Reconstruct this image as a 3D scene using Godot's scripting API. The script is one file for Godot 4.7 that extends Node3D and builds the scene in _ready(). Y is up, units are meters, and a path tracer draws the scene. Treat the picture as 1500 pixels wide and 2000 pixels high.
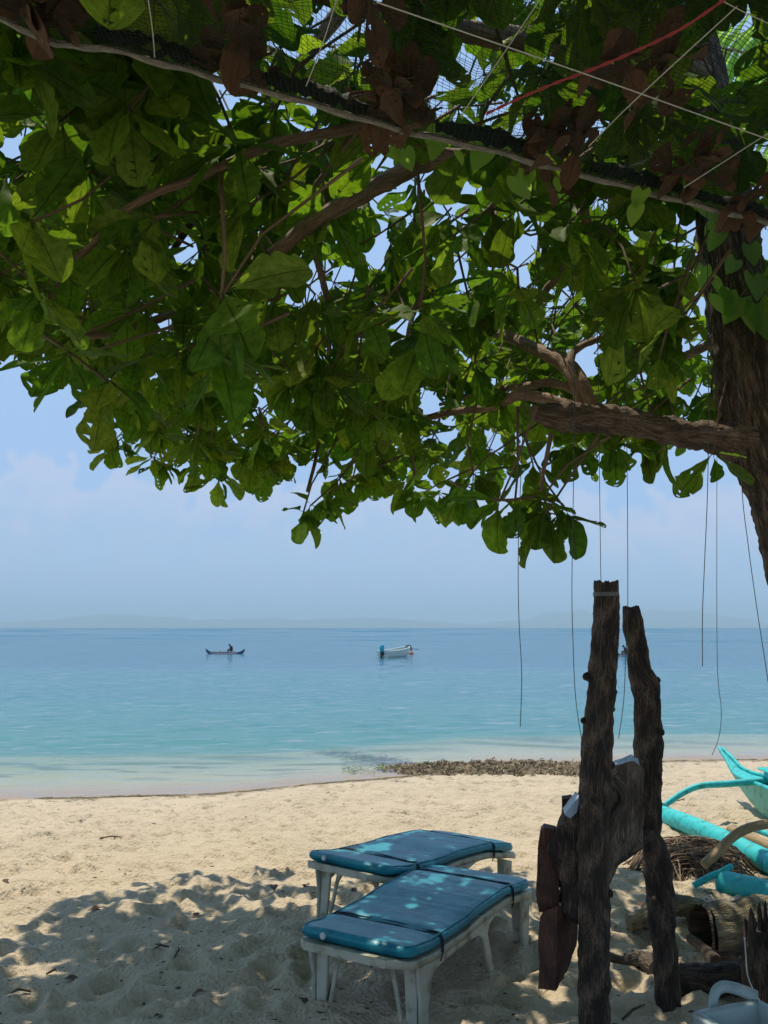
extends Node3D
# A beach seen from the shade of a sea-almond tree: loungers, driftwood sign, outrigger boat, sea and boats.

const F := 1700.0            # focal length in pixels of the 1500 x 2000 photograph
const CAM := Vector3(0, 2.0, 0)
const PITCH := 0.1322        # the camera looks a little up
const SEA := -0.6            # level of the sea; the sand by the loungers is level 0

var rng := RandomNumberGenerator.new()
var n1 := FastNoiseLite.new()
var n2 := FastNoiseLite.new()
var used := {}
var M := {}
var GX0 := -9.0
var GX1 := 9.5
var GZ0 := -18.6
var GZ1 := -2.4
var GS := 0.036
var gnx := 0
var gnz := 0
var gh := PackedFloat32Array()

# ---------------------------------------------------------------- helpers
class MB:
	var v := PackedVector3Array()
	var uv := PackedVector2Array()
	var c := PackedColorArray()
	var ix := PackedInt32Array()
	var weld := []
	var cur := Color.WHITE

	func p(a: Vector3, t := Vector2.ZERO) -> int:
		v.append(a); uv.append(t); c.append(cur)
		return v.size() - 1

	func tri(a: int, b: int, d: int) -> void:
		ix.append(a); ix.append(b); ix.append(d)

	func quad(a: int, b: int, d: int, e: int) -> void:
		tri(a, b, d); tri(a, d, e)

	# a flat-shaded face of its own vertices
	func face(pts: Array) -> void:
		var k := []
		for q in pts: k.append(p(q))
		for i in range(1, k.size() - 1): tri(k[0], k[i], k[i + 1])

	# swept tube: path, radii, sides; noise moves the skin in and out; squash flattens it
	func tube(path: Array, rad: Array, sides := 8, noise: FastNoiseLite = null, amp := 0.0, nf := 1.0, capped := true, squash := 1.0, vs := 1.0) -> void:
		var n := path.size()
		var t: Vector3 = (path[1] - path[0]).normalized()
		var up := Vector3.UP if absf(t.y) < 0.9 else Vector3.RIGHT
		var b := t.cross(up).normalized()
		var first := v.size()
		var along := 0.0
		for i in n:
			var tt: Vector3 = (path[mini(i + 1, n - 1)] - path[maxi(i - 1, 0)]).normalized()
			b = (b - tt * b.dot(tt)).normalized()
			var m := tt.cross(b)
			if i > 0: along += path[i].distance_to(path[i - 1])
			for s in sides + 1:
				var a := TAU * (s % sides) / sides
				var d := b * cos(a) + m * sin(a) * squash
				var r: float = rad[i]
				var q: Vector3 = path[i] + d * r
				if noise: q += d * r * amp * noise.get_noise_3d(q.x * nf, q.y * nf * 0.45, q.z * nf)
				p(q, Vector2(float(s) / sides * maxf(1.0, roundf(TAU * rad[0] / 0.35)), along * vs))
			weld.append([first + i * (sides + 1), first + i * (sides + 1) + sides])
		for i in n - 1:
			for s in sides:
				var a := first + i * (sides + 1) + s
				quad(a, a + sides + 1, a + sides + 2, a + 1)
		if capped:
			for e in [0, n - 1]:
				var ring := []
				for s in sides: ring.append(v[first + e * (sides + 1) + s])
				var mid := p(path[e], Vector2(0.5, along))
				var at := []
				for q in ring: at.append(p(q, Vector2(0.5, along)))
				for s in sides:
					if e == 0: tri(mid, at[s], at[(s + 1) % sides])
					else: tri(mid, at[(s + 1) % sides], at[s])

	# box with chamfered edges
	func box(xf: Transform3D, size: Vector3, bev := 0.004) -> void:
		var h := size * 0.5
		bev = minf(bev, minf(h.x, minf(h.y, h.z)) * 0.6)
		var id := {}
		for sx in [-1, 1]:
			for sy in [-1, 1]:
				for sz in [-1, 1]:
					var s := Vector3(sx, sy, sz)
					for ax in 3:
						var q := h - Vector3.ONE * bev
						q[ax] = h[ax]
						id[[sx, sy, sz, ax]] = p(xf * (q * s), Vector2(q.x * sx + q.z * sz, q.y * sy + q.z * sz))
		for ax in 3:
			var b1 := (ax + 1) % 3
			var b2 := (ax + 2) % 3
			for s in [-1, 1]:
				var k := []
				for w in [[-1, -1], [1, -1], [1, 1], [-1, 1]]:
					var g := [0, 0, 0, ax]
					g[ax] = s; g[b1] = w[0]; g[b2] = w[1]
					k.append(id[g])
				if s > 0: quad(k[0], k[3], k[2], k[1])
				else: quad(k[0], k[1], k[2], k[3])
				# bevel strips along axis ax between faces b1 and b2
				for s2 in [-1, 1]:
					var e := []
					for u in [-1, 1]:
						for fa in [b1, b2]:
							var g2 := [0, 0, 0, fa]
							g2[ax] = u; g2[b1] = s; g2[b2] = s2
							e.append(id[g2])
					quad(e[0], e[1], e[3], e[2])
		for sx in [-1, 1]:
			for sy in [-1, 1]:
				for sz in [-1, 1]:
					tri(id[[sx, sy, sz, 0]], id[[sx, sy, sz, 1]], id[[sx, sy, sz, 2]])

	# a flat outline with thickness, its rims rounded by one chamfer; outline in x,y, thickness along z
	func slab(poly: PackedVector2Array, thick: float, xf: Transform3D, bev := 0.01, noise: FastNoiseLite = null, amp := 0.0, nf := 1.0) -> void:
		if Geometry2D.is_polygon_clockwise(poly): poly.reverse()
		var inner := PackedVector2Array()
		var n := poly.size()
		for i in n:
			var a := poly[(i + n - 1) % n]; var b := poly[i]; var d := poly[(i + 1) % n]
			var e1 := (b - a).normalized(); var e2 := (d - b).normalized()
			var nn := -(Vector2(e1.y, -e1.x) + Vector2(e2.y, -e2.x)).normalized()
			inner.append(b + nn * bev)
		var t := Geometry2D.triangulate_polygon(inner)
		var rings := []
		for lay in 4:
			var k := []
			for i in n:
				var q := inner[i] if lay == 0 or lay == 3 else poly[i]
				var z: float = [thick * 0.5, thick * 0.5 - bev, -thick * 0.5 + bev, -thick * 0.5][lay]
				var w := Vector3(q.x, q.y, z)
				if noise: w += Vector3(noise.get_noise_3d(w.x * nf, w.y * nf, w.z * nf), noise.get_noise_3d(w.y * nf, w.z * nf + 9.0, w.x * nf), noise.get_noise_3d(w.z * nf, w.x * nf, w.y * nf + 5.0)) * amp
				k.append(p(xf * w, Vector2(q.x, q.y)))
			rings.append(k)
		for lay in 3:
			for i in n:
				var j := (i + 1) % n
				quad(rings[lay][i], rings[lay + 1][i], rings[lay + 1][j], rings[lay][j])
		for i in range(0, t.size(), 3):
			tri(rings[0][t[i]], rings[0][t[i + 1]], rings[0][t[i + 2]])
			tri(rings[3][t[i]], rings[3][t[i + 2]], rings[3][t[i + 1]])

	func mesh(colors := false) -> ArrayMesh:
		var nrm := PackedVector3Array()
		nrm.resize(v.size())
		for i in range(0, ix.size(), 3):
			var a := ix[i]; var b := ix[i + 1]; var d := ix[i + 2]
			var f := (v[d] - v[a]).cross(v[b] - v[a])
			nrm[a] += f; nrm[b] += f; nrm[d] += f
		for w in weld:
			var s := nrm[w[0]] + nrm[w[1]]
			nrm[w[0]] = s; nrm[w[1]] = s
		for i in nrm.size():
			nrm[i] = nrm[i].normalized() if nrm[i].length_squared() > 1e-20 else Vector3.UP
		var arr := []
		arr.resize(Mesh.ARRAY_MAX)
		arr[Mesh.ARRAY_VERTEX] = v; arr[Mesh.ARRAY_NORMAL] = nrm; arr[Mesh.ARRAY_TEX_UV] = uv; arr[Mesh.ARRAY_INDEX] = ix
		if colors: arr[Mesh.ARRAY_COLOR] = c
		var m := ArrayMesh.new()
		m.add_surface_from_arrays(Mesh.PRIMITIVE_TRIANGLES, arr)
		return m

func ray(px: float, py: float) -> Vector3:
	return Vector3((px - 750.0) / F, -(py - 1000.0) / F, -1.0).rotated(Vector3.RIGHT, PITCH)

func at(px: float, py: float, zd: float) -> Vector3:      # the point zd metres ahead that shows at a pixel
	var r := ray(px, py)
	return CAM + r * (zd / -r.z)

func on(px: float, py: float, h := 0.0) -> Vector3:        # the point of the level h that shows at a pixel
	var r := ray(px, py)
	return CAM + r * ((h - CAM.y) / r.y)

func to_px(q: Vector3) -> Vector2:                          # where a point shows; behind the camera: far off
	var r := (q - CAM).rotated(Vector3.RIGHT, -PITCH)
	if r.z > -0.05: return Vector2(750, -9999)
	return Vector2(750.0 + r.x / -r.z * F, 1000.0 - r.y / -r.z * F)

func numbered(called: String) -> String:
	if not used.has(called):
		used[called] = 0
		return called
	used[called] += 1
	return "%s_%03d" % [called, used[called]]

func tag(o: Node, label: String, category: String, group := "", kind := "") -> Node:
	if label: o.set_meta("label", label)
	if category: o.set_meta("category", category)
	if group: o.set_meta("group", group)
	if kind: o.set_meta("kind", kind)
	return o

func thing(called: String, label: String, category: String, where := Vector3.ZERO, turn := 0.0, group := "") -> Node3D:
	var o := Node3D.new()
	o.name = numbered(called)
	add_child(o)
	o.position = where
	o.rotation.y = turn
	tag(o, label, category, group)
	return o

func put(called: String, mesh: Mesh, mat: Material, parent: Node = self) -> MeshInstance3D:
	var o := MeshInstance3D.new()
	o.name = numbered(called) if parent == self else called
	o.mesh = mesh
	if mat: o.material_override = mat
	parent.add_child(o, true)
	return o

func structure(called: String, mesh: Mesh, mat: Material) -> MeshInstance3D:
	var o := put(called, mesh, mat)
	o.set_meta("kind", "structure")
	return o

func many(called: String, mesh: Mesh, mat: Material, where: Array, tints: Array, parent: Node = self) -> MultiMeshInstance3D:
	var mm := MultiMesh.new()
	mm.transform_format = MultiMesh.TRANSFORM_3D
	mm.use_colors = tints.size() > 0
	mm.mesh = mesh
	mm.instance_count = where.size()
	for i in where.size():
		mm.set_instance_transform(i, where[i])
		if tints.size() > 0: mm.set_instance_color(i, tints[i])
	var o := MultiMeshInstance3D.new()
	o.name = numbered(called) if parent == self else called
	o.multimesh = mm
	o.material_override = mat
	parent.add_child(o, true)
	o.set_meta("kind", "stuff")
	return o

func lin(r: float, g: float, b: float) -> Color:
	return Color(r, g, b).linear_to_srgb()

func mat(called: String, color: Color, rough := 0.8) -> StandardMaterial3D:
	var m := StandardMaterial3D.new()
	m.resource_name = called
	m.albedo_color = color
	m.roughness = rough
	M[called] = m
	return m

# a seamless picture from a function of (cos u, sin u, v)-style torus coordinates
func pic(w: int, h: int, f: Callable) -> ImageTexture:
	var im := Image.create(w, h, false, Image.FORMAT_RGBA8)
	for y in h:
		for x in w:
			im.set_pixel(x, y, f.call(float(x) / w, float(y) / h))
	return ImageTexture.create_from_image(im)

func noise_tex(size: int, freq: float, s: int, normal := false, strength := 4.0, ramp: Gradient = null, oct := 4) -> NoiseTexture2D:
	var n := FastNoiseLite.new()
	n.seed = s
	n.noise_type = FastNoiseLite.TYPE_SIMPLEX_SMOOTH
	n.frequency = freq
	n.fractal_octaves = oct
	var t := NoiseTexture2D.new()
	t.width = size; t.height = size
	t.seamless = true
	t.noise = n
	if ramp: t.color_ramp = ramp
	if normal:
		t.as_normal_map = true
		t.bump_strength = strength
	return t

func ramp(stops: Array) -> Gradient:
	var g := Gradient.new()
	var o := PackedFloat32Array(); var c := PackedColorArray()
	for s in stops:
		o.append(s[0]); c.append(s[1])
	g.offsets = o; g.colors = c
	return g

func curve(pts: Array, step := 0.05) -> Array:              # smooth polyline through points
	var c := Curve3D.new()
	c.bake_interval = step
	for i in pts.size():
		var t: Vector3 = (pts[mini(i + 1, pts.size() - 1)] - pts[maxi(i - 1, 0)]) * 0.17
		c.add_point(pts[i], -t, t)
	var out := []
	for q in c.get_baked_points(): out.append(q)
	return out

func radii(n: int, a: float, b: float, bulge := 0.0) -> Array:
	var r := []
	for i in n:
		var t := float(i) / maxf(1, n - 1)
		r.append(lerpf(a, b, t) + bulge * sin(t * PI))
	return r

func rf(a: float, b: float) -> float:
	return rng.randf_range(a, b)
# ---------------------------------------------------------------- the order of the scene
func _ready() -> void:
	rng.seed = 20240611
	n1.seed = 5; n1.frequency = 1.0; n1.fractal_octaves = 4
	n2.seed = 11; n2.frequency = 1.0; n2.fractal_octaves = 2
	camera_and_light()
	materials()
	ground()
	water()
	hills()
	objects()
	tree()
	roof_net()
	litter()

func camera_and_light() -> void:
	var cam := Camera3D.new()
	cam.name = "camera"
	cam.position = CAM
	cam.rotation.x = PITCH
	cam.fov = rad_to_deg(2.0 * atan(1000.0 / F))
	cam.near = 0.05
	cam.far = 80000.0
	add_child(cam)
	cam.current = true
	var e := Environment.new()
	e.background_mode = Environment.BG_SKY
	e.sky = Sky.new()
	var pm := PanoramaSkyMaterial.new()
	pm.panorama = sky_picture()
	e.sky.sky_material = pm
	e.tonemap_mode = Environment.TONE_MAPPER_LINEAR
	e.tonemap_exposure = 1.32
	e.background_energy_multiplier = 1.0
	e.sdfgi_enabled = true
	e.ssao_enabled = true
	e.ssil_enabled = true
	e.fog_enabled = true
	e.fog_density = 0.00008
	e.fog_light_color = Color(0.80, 0.93, 1.0)
	e.volumetric_fog_enabled = true
	e.volumetric_fog_density = 0.0
	var w := WorldEnvironment.new()
	w.name = "world"
	w.environment = e
	add_child(w)
	var sun := DirectionalLight3D.new()
	sun.name = "sun"
	sun.light_energy = 1.18
	sun.light_color = Color(1.0, 0.95, 0.86)
	sun.light_angular_distance = 0.5
	sun.shadow_enabled = true
	add_child(sun)
	sun.look_at_from_position(sun_dir() * 50.0, Vector3.ZERO, Vector3.UP)

func sun_dir() -> Vector3:                                   # towards the sun: high over the sea, a little to the left
	var el := deg_to_rad(67.0)
	return Vector3(-0.42 * cos(el), sin(el), -0.907 * cos(el)).normalized()

func sky_picture() -> ImageTexture:
	var w := 2048; var h := 1024
	var d := PackedFloat32Array()
	d.resize(w * h * 3)
	var nz := FastNoiseLite.new()
	nz.seed = 77; nz.frequency = 1.0; nz.fractal_octaves = 5; nz.fractal_gain = 0.55
	for y in h:
		var el := 90.0 - (y + 0.5) * 180.0 / h
		var t := clampf(el / 90.0, 0.0, 1.0)
		var low := Vector3(0.30, 0.46, 0.67)
		var mid := Vector3(0.30, 0.45, 0.70)
		var hi := Vector3(0.14, 0.28, 0.56)
		var base := low.lerp(mid, smoothstep(0.0, 0.13, t)).lerp(hi, smoothstep(0.2, 1.0, t))
		for x in w:
			var c := base
			if el > -1.0 and el < 17.0:
				var az := TAU * (x + 0.5) / w
				var q := Vector3(cos(az), 0, sin(az))
				for lay in 3:
					var top := 5.2 + lay * 1.3 + 3.2 * nz.get_noise_3d(q.x * 1.3 + lay * 7.0, 3.0 * lay, q.z * 1.3)
					# puffs: small heaps on the upper rim
					var puff := 1.0 - absf(nz.get_noise_3d(q.x * 8.0 + lay * 3.0, el * 0.16, q.z * 8.0)) * 3.2
					var fine := nz.get_noise_3d(q.x * 30.0, el * 0.4 + lay * 5.0, q.z * 30.0)
					var edge: float = top + puff * 1.7 + fine * 1.1 - el
					var a := smoothstep(0.0, 0.35 + 0.8 * (2 - lay), edge)
					var deep := clampf(edge / 5.0, 0.0, 1.0)
					var col := Vector3(0.43, 0.50, 0.66).lerp(Vector3(0.32, 0.46, 0.67), smoothstep(0.05, 1.0, deep))
					c = c.lerp(col, a * 0.75)
			var i := (y * w + x) * 3
			d[i] = c.x; d[i + 1] = c.y; d[i + 2] = c.z
	return ImageTexture.create_from_image(Image.create_from_data(w, h, false, Image.FORMAT_RGBF, d.to_byte_array()))

# ---------------------------------------------------------------- ground, water, hills
func shore(x: float) -> float:                               # z of the water's edge
	var P := [[-40.0, -11.5], [-12.0, -13.4], [-5.9, -13.8], [-2.8, -14.2], [-0.4, -15.5], [2.5, -17.3], [7.5, -17.9], [14.0, -18.1], [60.0, -21.0]]
	if x <= P[0][0]: return P[0][1] + (x - P[0][0]) * 0.02
	for i in P.size() - 1:
		if x < P[i + 1][0]:
			var t: float = (x - P[i][0]) / (P[i + 1][0] - P[i][0])
			return lerpf(P[i][1], P[i + 1][1], t * t * (3.0 - 2.0 * t) * 0.5 + t * 0.5)
	return P[-1][1] - (x - 60.0) * 0.02

func base_h(x: float, z: float) -> float:
	var zs := shore(x)
	if z > -7.0:
		return 0.0 + 0.02 * clampf(z + 2.0, 0.0, 40.0)
	if z > zs:
		var t := (-7.0 - z) / (-7.0 - zs)
		return SEA * pow(t, 1.35)
	var d := zs - z
	return SEA - minf(0.04 * d + 0.075 * maxf(0.0, d - 6.0), 7.0)

func ground_h(x: float, z: float) -> float:
	if x <= GX0 or x >= GX1 or z <= GZ0 or z >= GZ1: return base_h(x, z)
	var fx := (x - GX0) / GS; var fz := (z - GZ0) / GS
	var i := clampi(int(fx), 0, gnx - 2); var j := clampi(int(fz), 0, gnz - 2)
	fx -= i; fz -= j
	return lerpf(lerpf(gh[j * gnx + i], gh[j * gnx + i + 1], fx), lerpf(gh[(j + 1) * gnx + i], gh[(j + 1) * gnx + i + 1], fx), fz)

func seat(q: Vector3, up := 0.0) -> Vector3:
	return Vector3(q.x, ground_h(q.x, q.z) + up, q.z)

func ground() -> void:
	gnx = int((GX1 - GX0) / GS) + 1
	gnz = int((GZ1 - GZ0) / GS) + 1
	gh.resize(gnx * gnz)
	var bump := PackedFloat32Array()
	bump.resize(gnx * gnz)
	# trampled sand: many shallow treads with raised rims
	for k in 20000:
		var cx := rf(GX0, GX1); var cz := rf(GZ0, GZ1)
		var a := rf(0.0, PI)
		var l := rf(0.05, 0.13); var wd := l * rf(0.45, 0.8)
		var dep := rf(0.13, 0.34) * wd
		if rng.randf() < 0.12:
			l *= 1.5; wd *= 1.4; dep *= 1.35
		tread(bump, cx, cz, a, l, wd, dep)
	for k in 5200:
		tread(bump, rf(GX0, GX1), rf(GZ0, GZ1), rf(0.0, PI), rf(0.13, 0.20), rf(0.07, 0.11), rf(0.008, 0.024))
	var mb := MB.new()
	for j in gnz:
		var z := GZ0 + j * GS
		for i in gnx:
			var x := GX0 + i * GS
			var zs := shore(x)
			var dry := smoothstep(0.15, 2.2, z - zs)
			var rim := smoothstep(0.0, 0.6, minf(minf(x - GX0, GX1 - x), minf(z - GZ0, GZ1 - z)))
			var b := clampf(bump[j * gnx + i], -0.075, 0.06) * lerpf(0.12, 1.0, dry) + n1.get_noise_2d(x * 0.9, z * 0.9) * 0.035 * dry + n1.get_noise_2d(x * 7.0, z * 7.0) * 0.008 * lerpf(0.3, 1.0, dry)
			var y := base_h(x, z) + b * rim
			gh[j * gnx + i] = y
			mb.cur = sand_color(x, z, y)
			mb.p(Vector3(x, y, z), Vector2(x, z) * 0.8)
	for j in gnz - 1:
		for i in gnx - 1:
			var a := j * gnx + i
			mb.quad(a, a + gnx, a + gnx + 1, a + 1)
	# the rest of the land and the sea floor, coarser, as the same sheet
	var xs := [-34000.0, -4000.0, -600.0, -150.0, -60.0, -30.0, -22.0, -17.0, -14.0, -12.0, -10.5, GX0, -7.8, -6.6, -5.4, -4.2, -3.0, -2.0, -1.0, 0.0, 1.0, 2.0, 3.0, 4.2, 5.4, 6.6, 8.0, GX1, 11.0, 13.0, 16.0, 20.0, 32.0, 60.0, 150.0, 600.0, 4000.0, 34000.0]
	var zz := [-34000.0, -4000.0, -600.0, -200.0, -100.0, -80.0, -60.0, -50.0, -42.0, -36.0, -32.0, -29.0, -27.0, -25.5, -24.0, -23.0, -22.0, -21.2, -20.5, -19.8, -19.2, GZ0, -17.0, -15.5, -14.0, -12.5, -11.0, -9.0, -7.0, -5.0, GZ1, 0.0, 4.0, 10.0, 30.0, 120.0, 900.0]
	var f := mb.v.size()
	for z in zz:
		for x in xs:
			var inside: bool = x >= GX0 and x <= GX1 and z >= GZ0 and z <= GZ1
			var y := base_h(x, z) - (0.0 if not inside else 0.0)
			mb.cur = sand_color(x, z, y)
			mb.p(Vector3(x, y, z), Vector2(x, z) * 0.8)
	for j in zz.size() - 1:
		for i in xs.size() - 1:
			if xs[i] >= GX0 and xs[i + 1] <= GX1 and zz[j] >= GZ0 and zz[j + 1] <= GZ1: continue
			var a: int = f + j * xs.size() + i
			mb.quad(a, a + xs.size(), a + xs.size() + 1, a + 1)
	structure("ground", mb.mesh(true), M.sand)

func tread(bump: PackedFloat32Array, cx: float, cz: float, a: float, l: float, wd: float, dep: float) -> void:
	var r := l * 1.7
	var i0 := maxi(0, int((cx - r - GX0) / GS)); var i1 := mini(gnx - 1, int((cx + r - GX0) / GS))
	var j0 := maxi(0, int((cz - r - GZ0) / GS)); var j1 := mini(gnz - 1, int((cz + r - GZ0) / GS))
	var ca := cos(a); var sa := sin(a)
	for j in range(j0, j1 + 1):
		for i in range(i0, i1 + 1):
			var dx := GX0 + i * GS - cx; var dz := GZ0 + j * GS - cz
			var u := (dx * ca + dz * sa) / l; var w := (-dx * sa + dz * ca) / wd
			var q := u * u + w * w
			if q < 3.2:
				bump[j * gnx + i] += dep * ((-1.0 + q * 0.95) if q < 1.5 else 0.425 * (3.2 - q) / 1.7)

func sand_color(x: float, z: float, y: float) -> Color:
	var zs := shore(x) + 0.25 * n1.get_noise_2d(x * 0.5, 4.0)
	var k := 1.0 + 0.10 * n1.get_noise_2d(x * 0.5 + 30.0, z * 0.8)
	var c := Vector3(0.535, 0.45, 0.325) * k
	# damp sand along the water's edge, and weed lying on the sea floor
	var damp := smoothstep(0.75, 0.1, z - zs)
	c = c.lerp(Vector3(0.30, 0.235, 0.18), damp * 0.8)
	var d := zs - z
	if d > 0.0:
		c = c.lerp(Vector3(0.40, 0.39, 0.28), smoothstep(0.2, 2.0, d))
		var weed := smoothstep(0.08, 0.25, n1.get_noise_2d(x * 0.35 + 8.0, z * 1.1)) * smoothstep(1.0, 3.0, d)
		c = c.lerp(Vector3(0.075, 0.075, 0.055), weed * 0.75)
	return Color(c.x, c.y, c.z)

func water() -> void:
	var mb := MB.new()
	var ds := []
	var d := 10.5
	while d < 90.0:
		ds.append(d)
		d *= 1.0105
	while d < 4000.0:
		ds.append(d)
		d *= 1.03
	while d < 34000.0:
		ds.append(d)
		d *= 1.2
	ds.append(34000.0)
	var nc := 300
	var nw := FastNoiseLite.new()
	nw.seed = 3; nw.frequency = 1.0; nw.fractal_octaves = 3
	for dd in ds:
		var amp: float = 0.045 * smoothstep(11.5, 17.0, dd) * smoothstep(90.0, 50.0, dd)
		for i in nc + 1:
			var k := -1.5 + 3.0 * i / nc
			var x: float = k * dd
			var y := SEA
			if amp > 0.0005: y += amp * (nw.get_noise_2d(x * 0.55, dd * 1.5) * 1.4 + 0.6 * nw.get_noise_2d(x * 1.7 + 50.0, dd * 3.4))
			if dd > 45.0:                                            # low swell, seen as streaks far out
				y += minf(0.0011 * (dd - 45.0), 0.40) * nw.get_noise_2d(k * 5.0, log(dd) * 16.0)
			mb.p(Vector3(x, y, -dd), Vector2(x * 0.16, dd * 0.42))
	for j in ds.size() - 1:
		for i in nc:
			var a := j * (nc + 1) + i
			mb.quad(a, a + nc + 1, a + nc + 2, a + 1)
	var surface := structure("water", mb.mesh(), M.water)
	surface.set_meta("label", "calm turquoise sea rippling out to the horizon")
	# the body of the water: milky green over the sand shelf, clearer and bluer where it is deep
	for w in [[-10.0, -18.5, 0.28, 0.82, 0.66, 0.60], [-18.51, -24.0, 0.25, 0.77, 0.69, 0.45], [-24.01, -34.0, 0.21, 0.70, 0.71, 0.30], [-34.01, -60.0, 0.17, 0.60, 0.72, 0.22], [-60.01, -34100.0, 0.15, 0.49, 0.71, 0.20]]:
		var body := FogVolume.new()
		body.name = numbered("water_depth")
		body.shape = RenderingServer.FOG_VOLUME_SHAPE_BOX
		body.size = Vector3(68000, 9.0, w[0] - w[1])
		body.position = Vector3(0, SEA - 0.03 - 4.5, (w[0] + w[1]) * 0.5)
		var fm := FogMaterial.new()
		fm.albedo = lin(w[2], w[3], w[4])
		fm.density = w[5]
		body.material = fm
		body.set_meta("kind", "structure")
		add_child(body)

func hills() -> void:
	for k in 2:
		var mb := MB.new()
		var far: float = [31000.0, 28000.0][k]
		var n := 120
		for j in 7:
			for i in n + 1:
				var x := (float(i) / n - 0.5) * 60000.0 + k * 3000.0
				var ridge := 400.0 + 620.0 * n1.get_noise_2d(x * 0.00008 + k * 40.0, 2.0) + 160.0 * n1.get_noise_2d(x * 0.0004, 7.0 + k * 3.0)
				ridge *= smoothstep(30000.0, 16000.0, absf(x - k * 3000.0)) * (1.0 if k == 0 else 0.6)
				var t := absf(j - 3.0) / 3.0
				var y := maxf(ridge, 4.0) * (1.0 - t) * (1.0 + 0.25 * n1.get_noise_2d(x * 0.0012, j * 3.0)) + SEA - 4.0 * t
				mb.p(Vector3(x, y, -far - (3.0 - j) * -700.0), Vector2(i, j))
		for j in 6:
			for i in n:
				var a := j * (n + 1) + i
				mb.quad(a, a + 1, a + n + 2, a + n + 1)
		structure("hills", mb.mesh(), M.hill)
func bark(called: String, dark: Color, light: Color, rough: float, bump: float, s: int) -> StandardMaterial3D:
	var nb := FastNoiseLite.new()
	nb.seed = s; nb.frequency = 1.0; nb.fractal_octaves = 4
	var w := 192; var h := 256
	var hm := Image.create(w, h, false, Image.FORMAT_RGBA8)
	var im := Image.create(w, h, false, Image.FORMAT_RGBA8)
	for y in h:
		for x in w:
			var u := TAU * x / w; var v := TAU * y / h
			var a := nb.get_noise_3d(cos(u) * 4.0 + 3.0, sin(u) * 4.0, cos(v) * 0.9) + 0.8 * nb.get_noise_3d(cos(u) * 4.0, sin(u) * 4.0 + 7.0, sin(v) * 0.9)
			var ridge := clampf(1.0 - absf(a) * 2.2, 0.0, 1.0)
			var g := nb.get_noise_3d(cos(u) * 9.0, sin(u) * 9.0, cos(v) * 5.0 + sin(v) * 3.0)
			var low := nb.get_noise_3d(cos(u) * 0.9 + 20.0, sin(u) * 0.9 + cos(v) * 0.7, sin(v) * 0.7)
			var t := clampf(0.60 - 0.5 * ridge + 0.6 * g + 0.75 * low, 0.0, 1.0)
			im.set_pixel(x, y, dark.lerp(light, t))
			var hh := clampf(0.7 - ridge * 0.6 + g * 0.4, 0.0, 1.0)
			hm.set_pixel(x, y, Color(hh, hh, hh))
	var m := mat(called, Color.WHITE, rough)
	m.albedo_texture = ImageTexture.create_from_image(im)
	m.heightmap_enabled = true
	m.heightmap_texture = ImageTexture.create_from_image(hm)
	m.heightmap_scale = bump
	return m

func leaf_picture(green: Color, vein: Color, s: int) -> ImageTexture:
	var nb := FastNoiseLite.new()
	nb.seed = s; nb.frequency = 1.0; nb.fractal_octaves = 3
	return pic(128, 256, func(u: float, v: float) -> Color:
		var x := absf(u - 0.5) * 2.0
		var c := green
		c = c.lerp(Color(green.r * 0.72, green.g * 0.8, green.b * 0.7), clampf(0.4 + nb.get_noise_2d(u * 3.0, v * 5.0) * 0.9, 0.0, 1.0))
		var mid := smoothstep(0.055, 0.02, x * (0.35 + 0.65 * (1.0 - v)) + 0.012)
		var side := fposmod((v - x * 0.30) * 9.0, 1.0)
		var sv := smoothstep(0.09, 0.03, minf(side, 1.0 - side)) * 0.30 * smoothstep(1.0, 0.6, x)
		c = c.lerp(vein, clampf(maxf(mid * 0.9, sv), 0.0, 1.0))
		var spot := nb.get_noise_2d(u * 22.0 + 40.0, v * 40.0)
		if spot > 0.42: c = c.lerp(Color(0.30, 0.24, 0.10), 0.55)
		return c)

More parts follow.
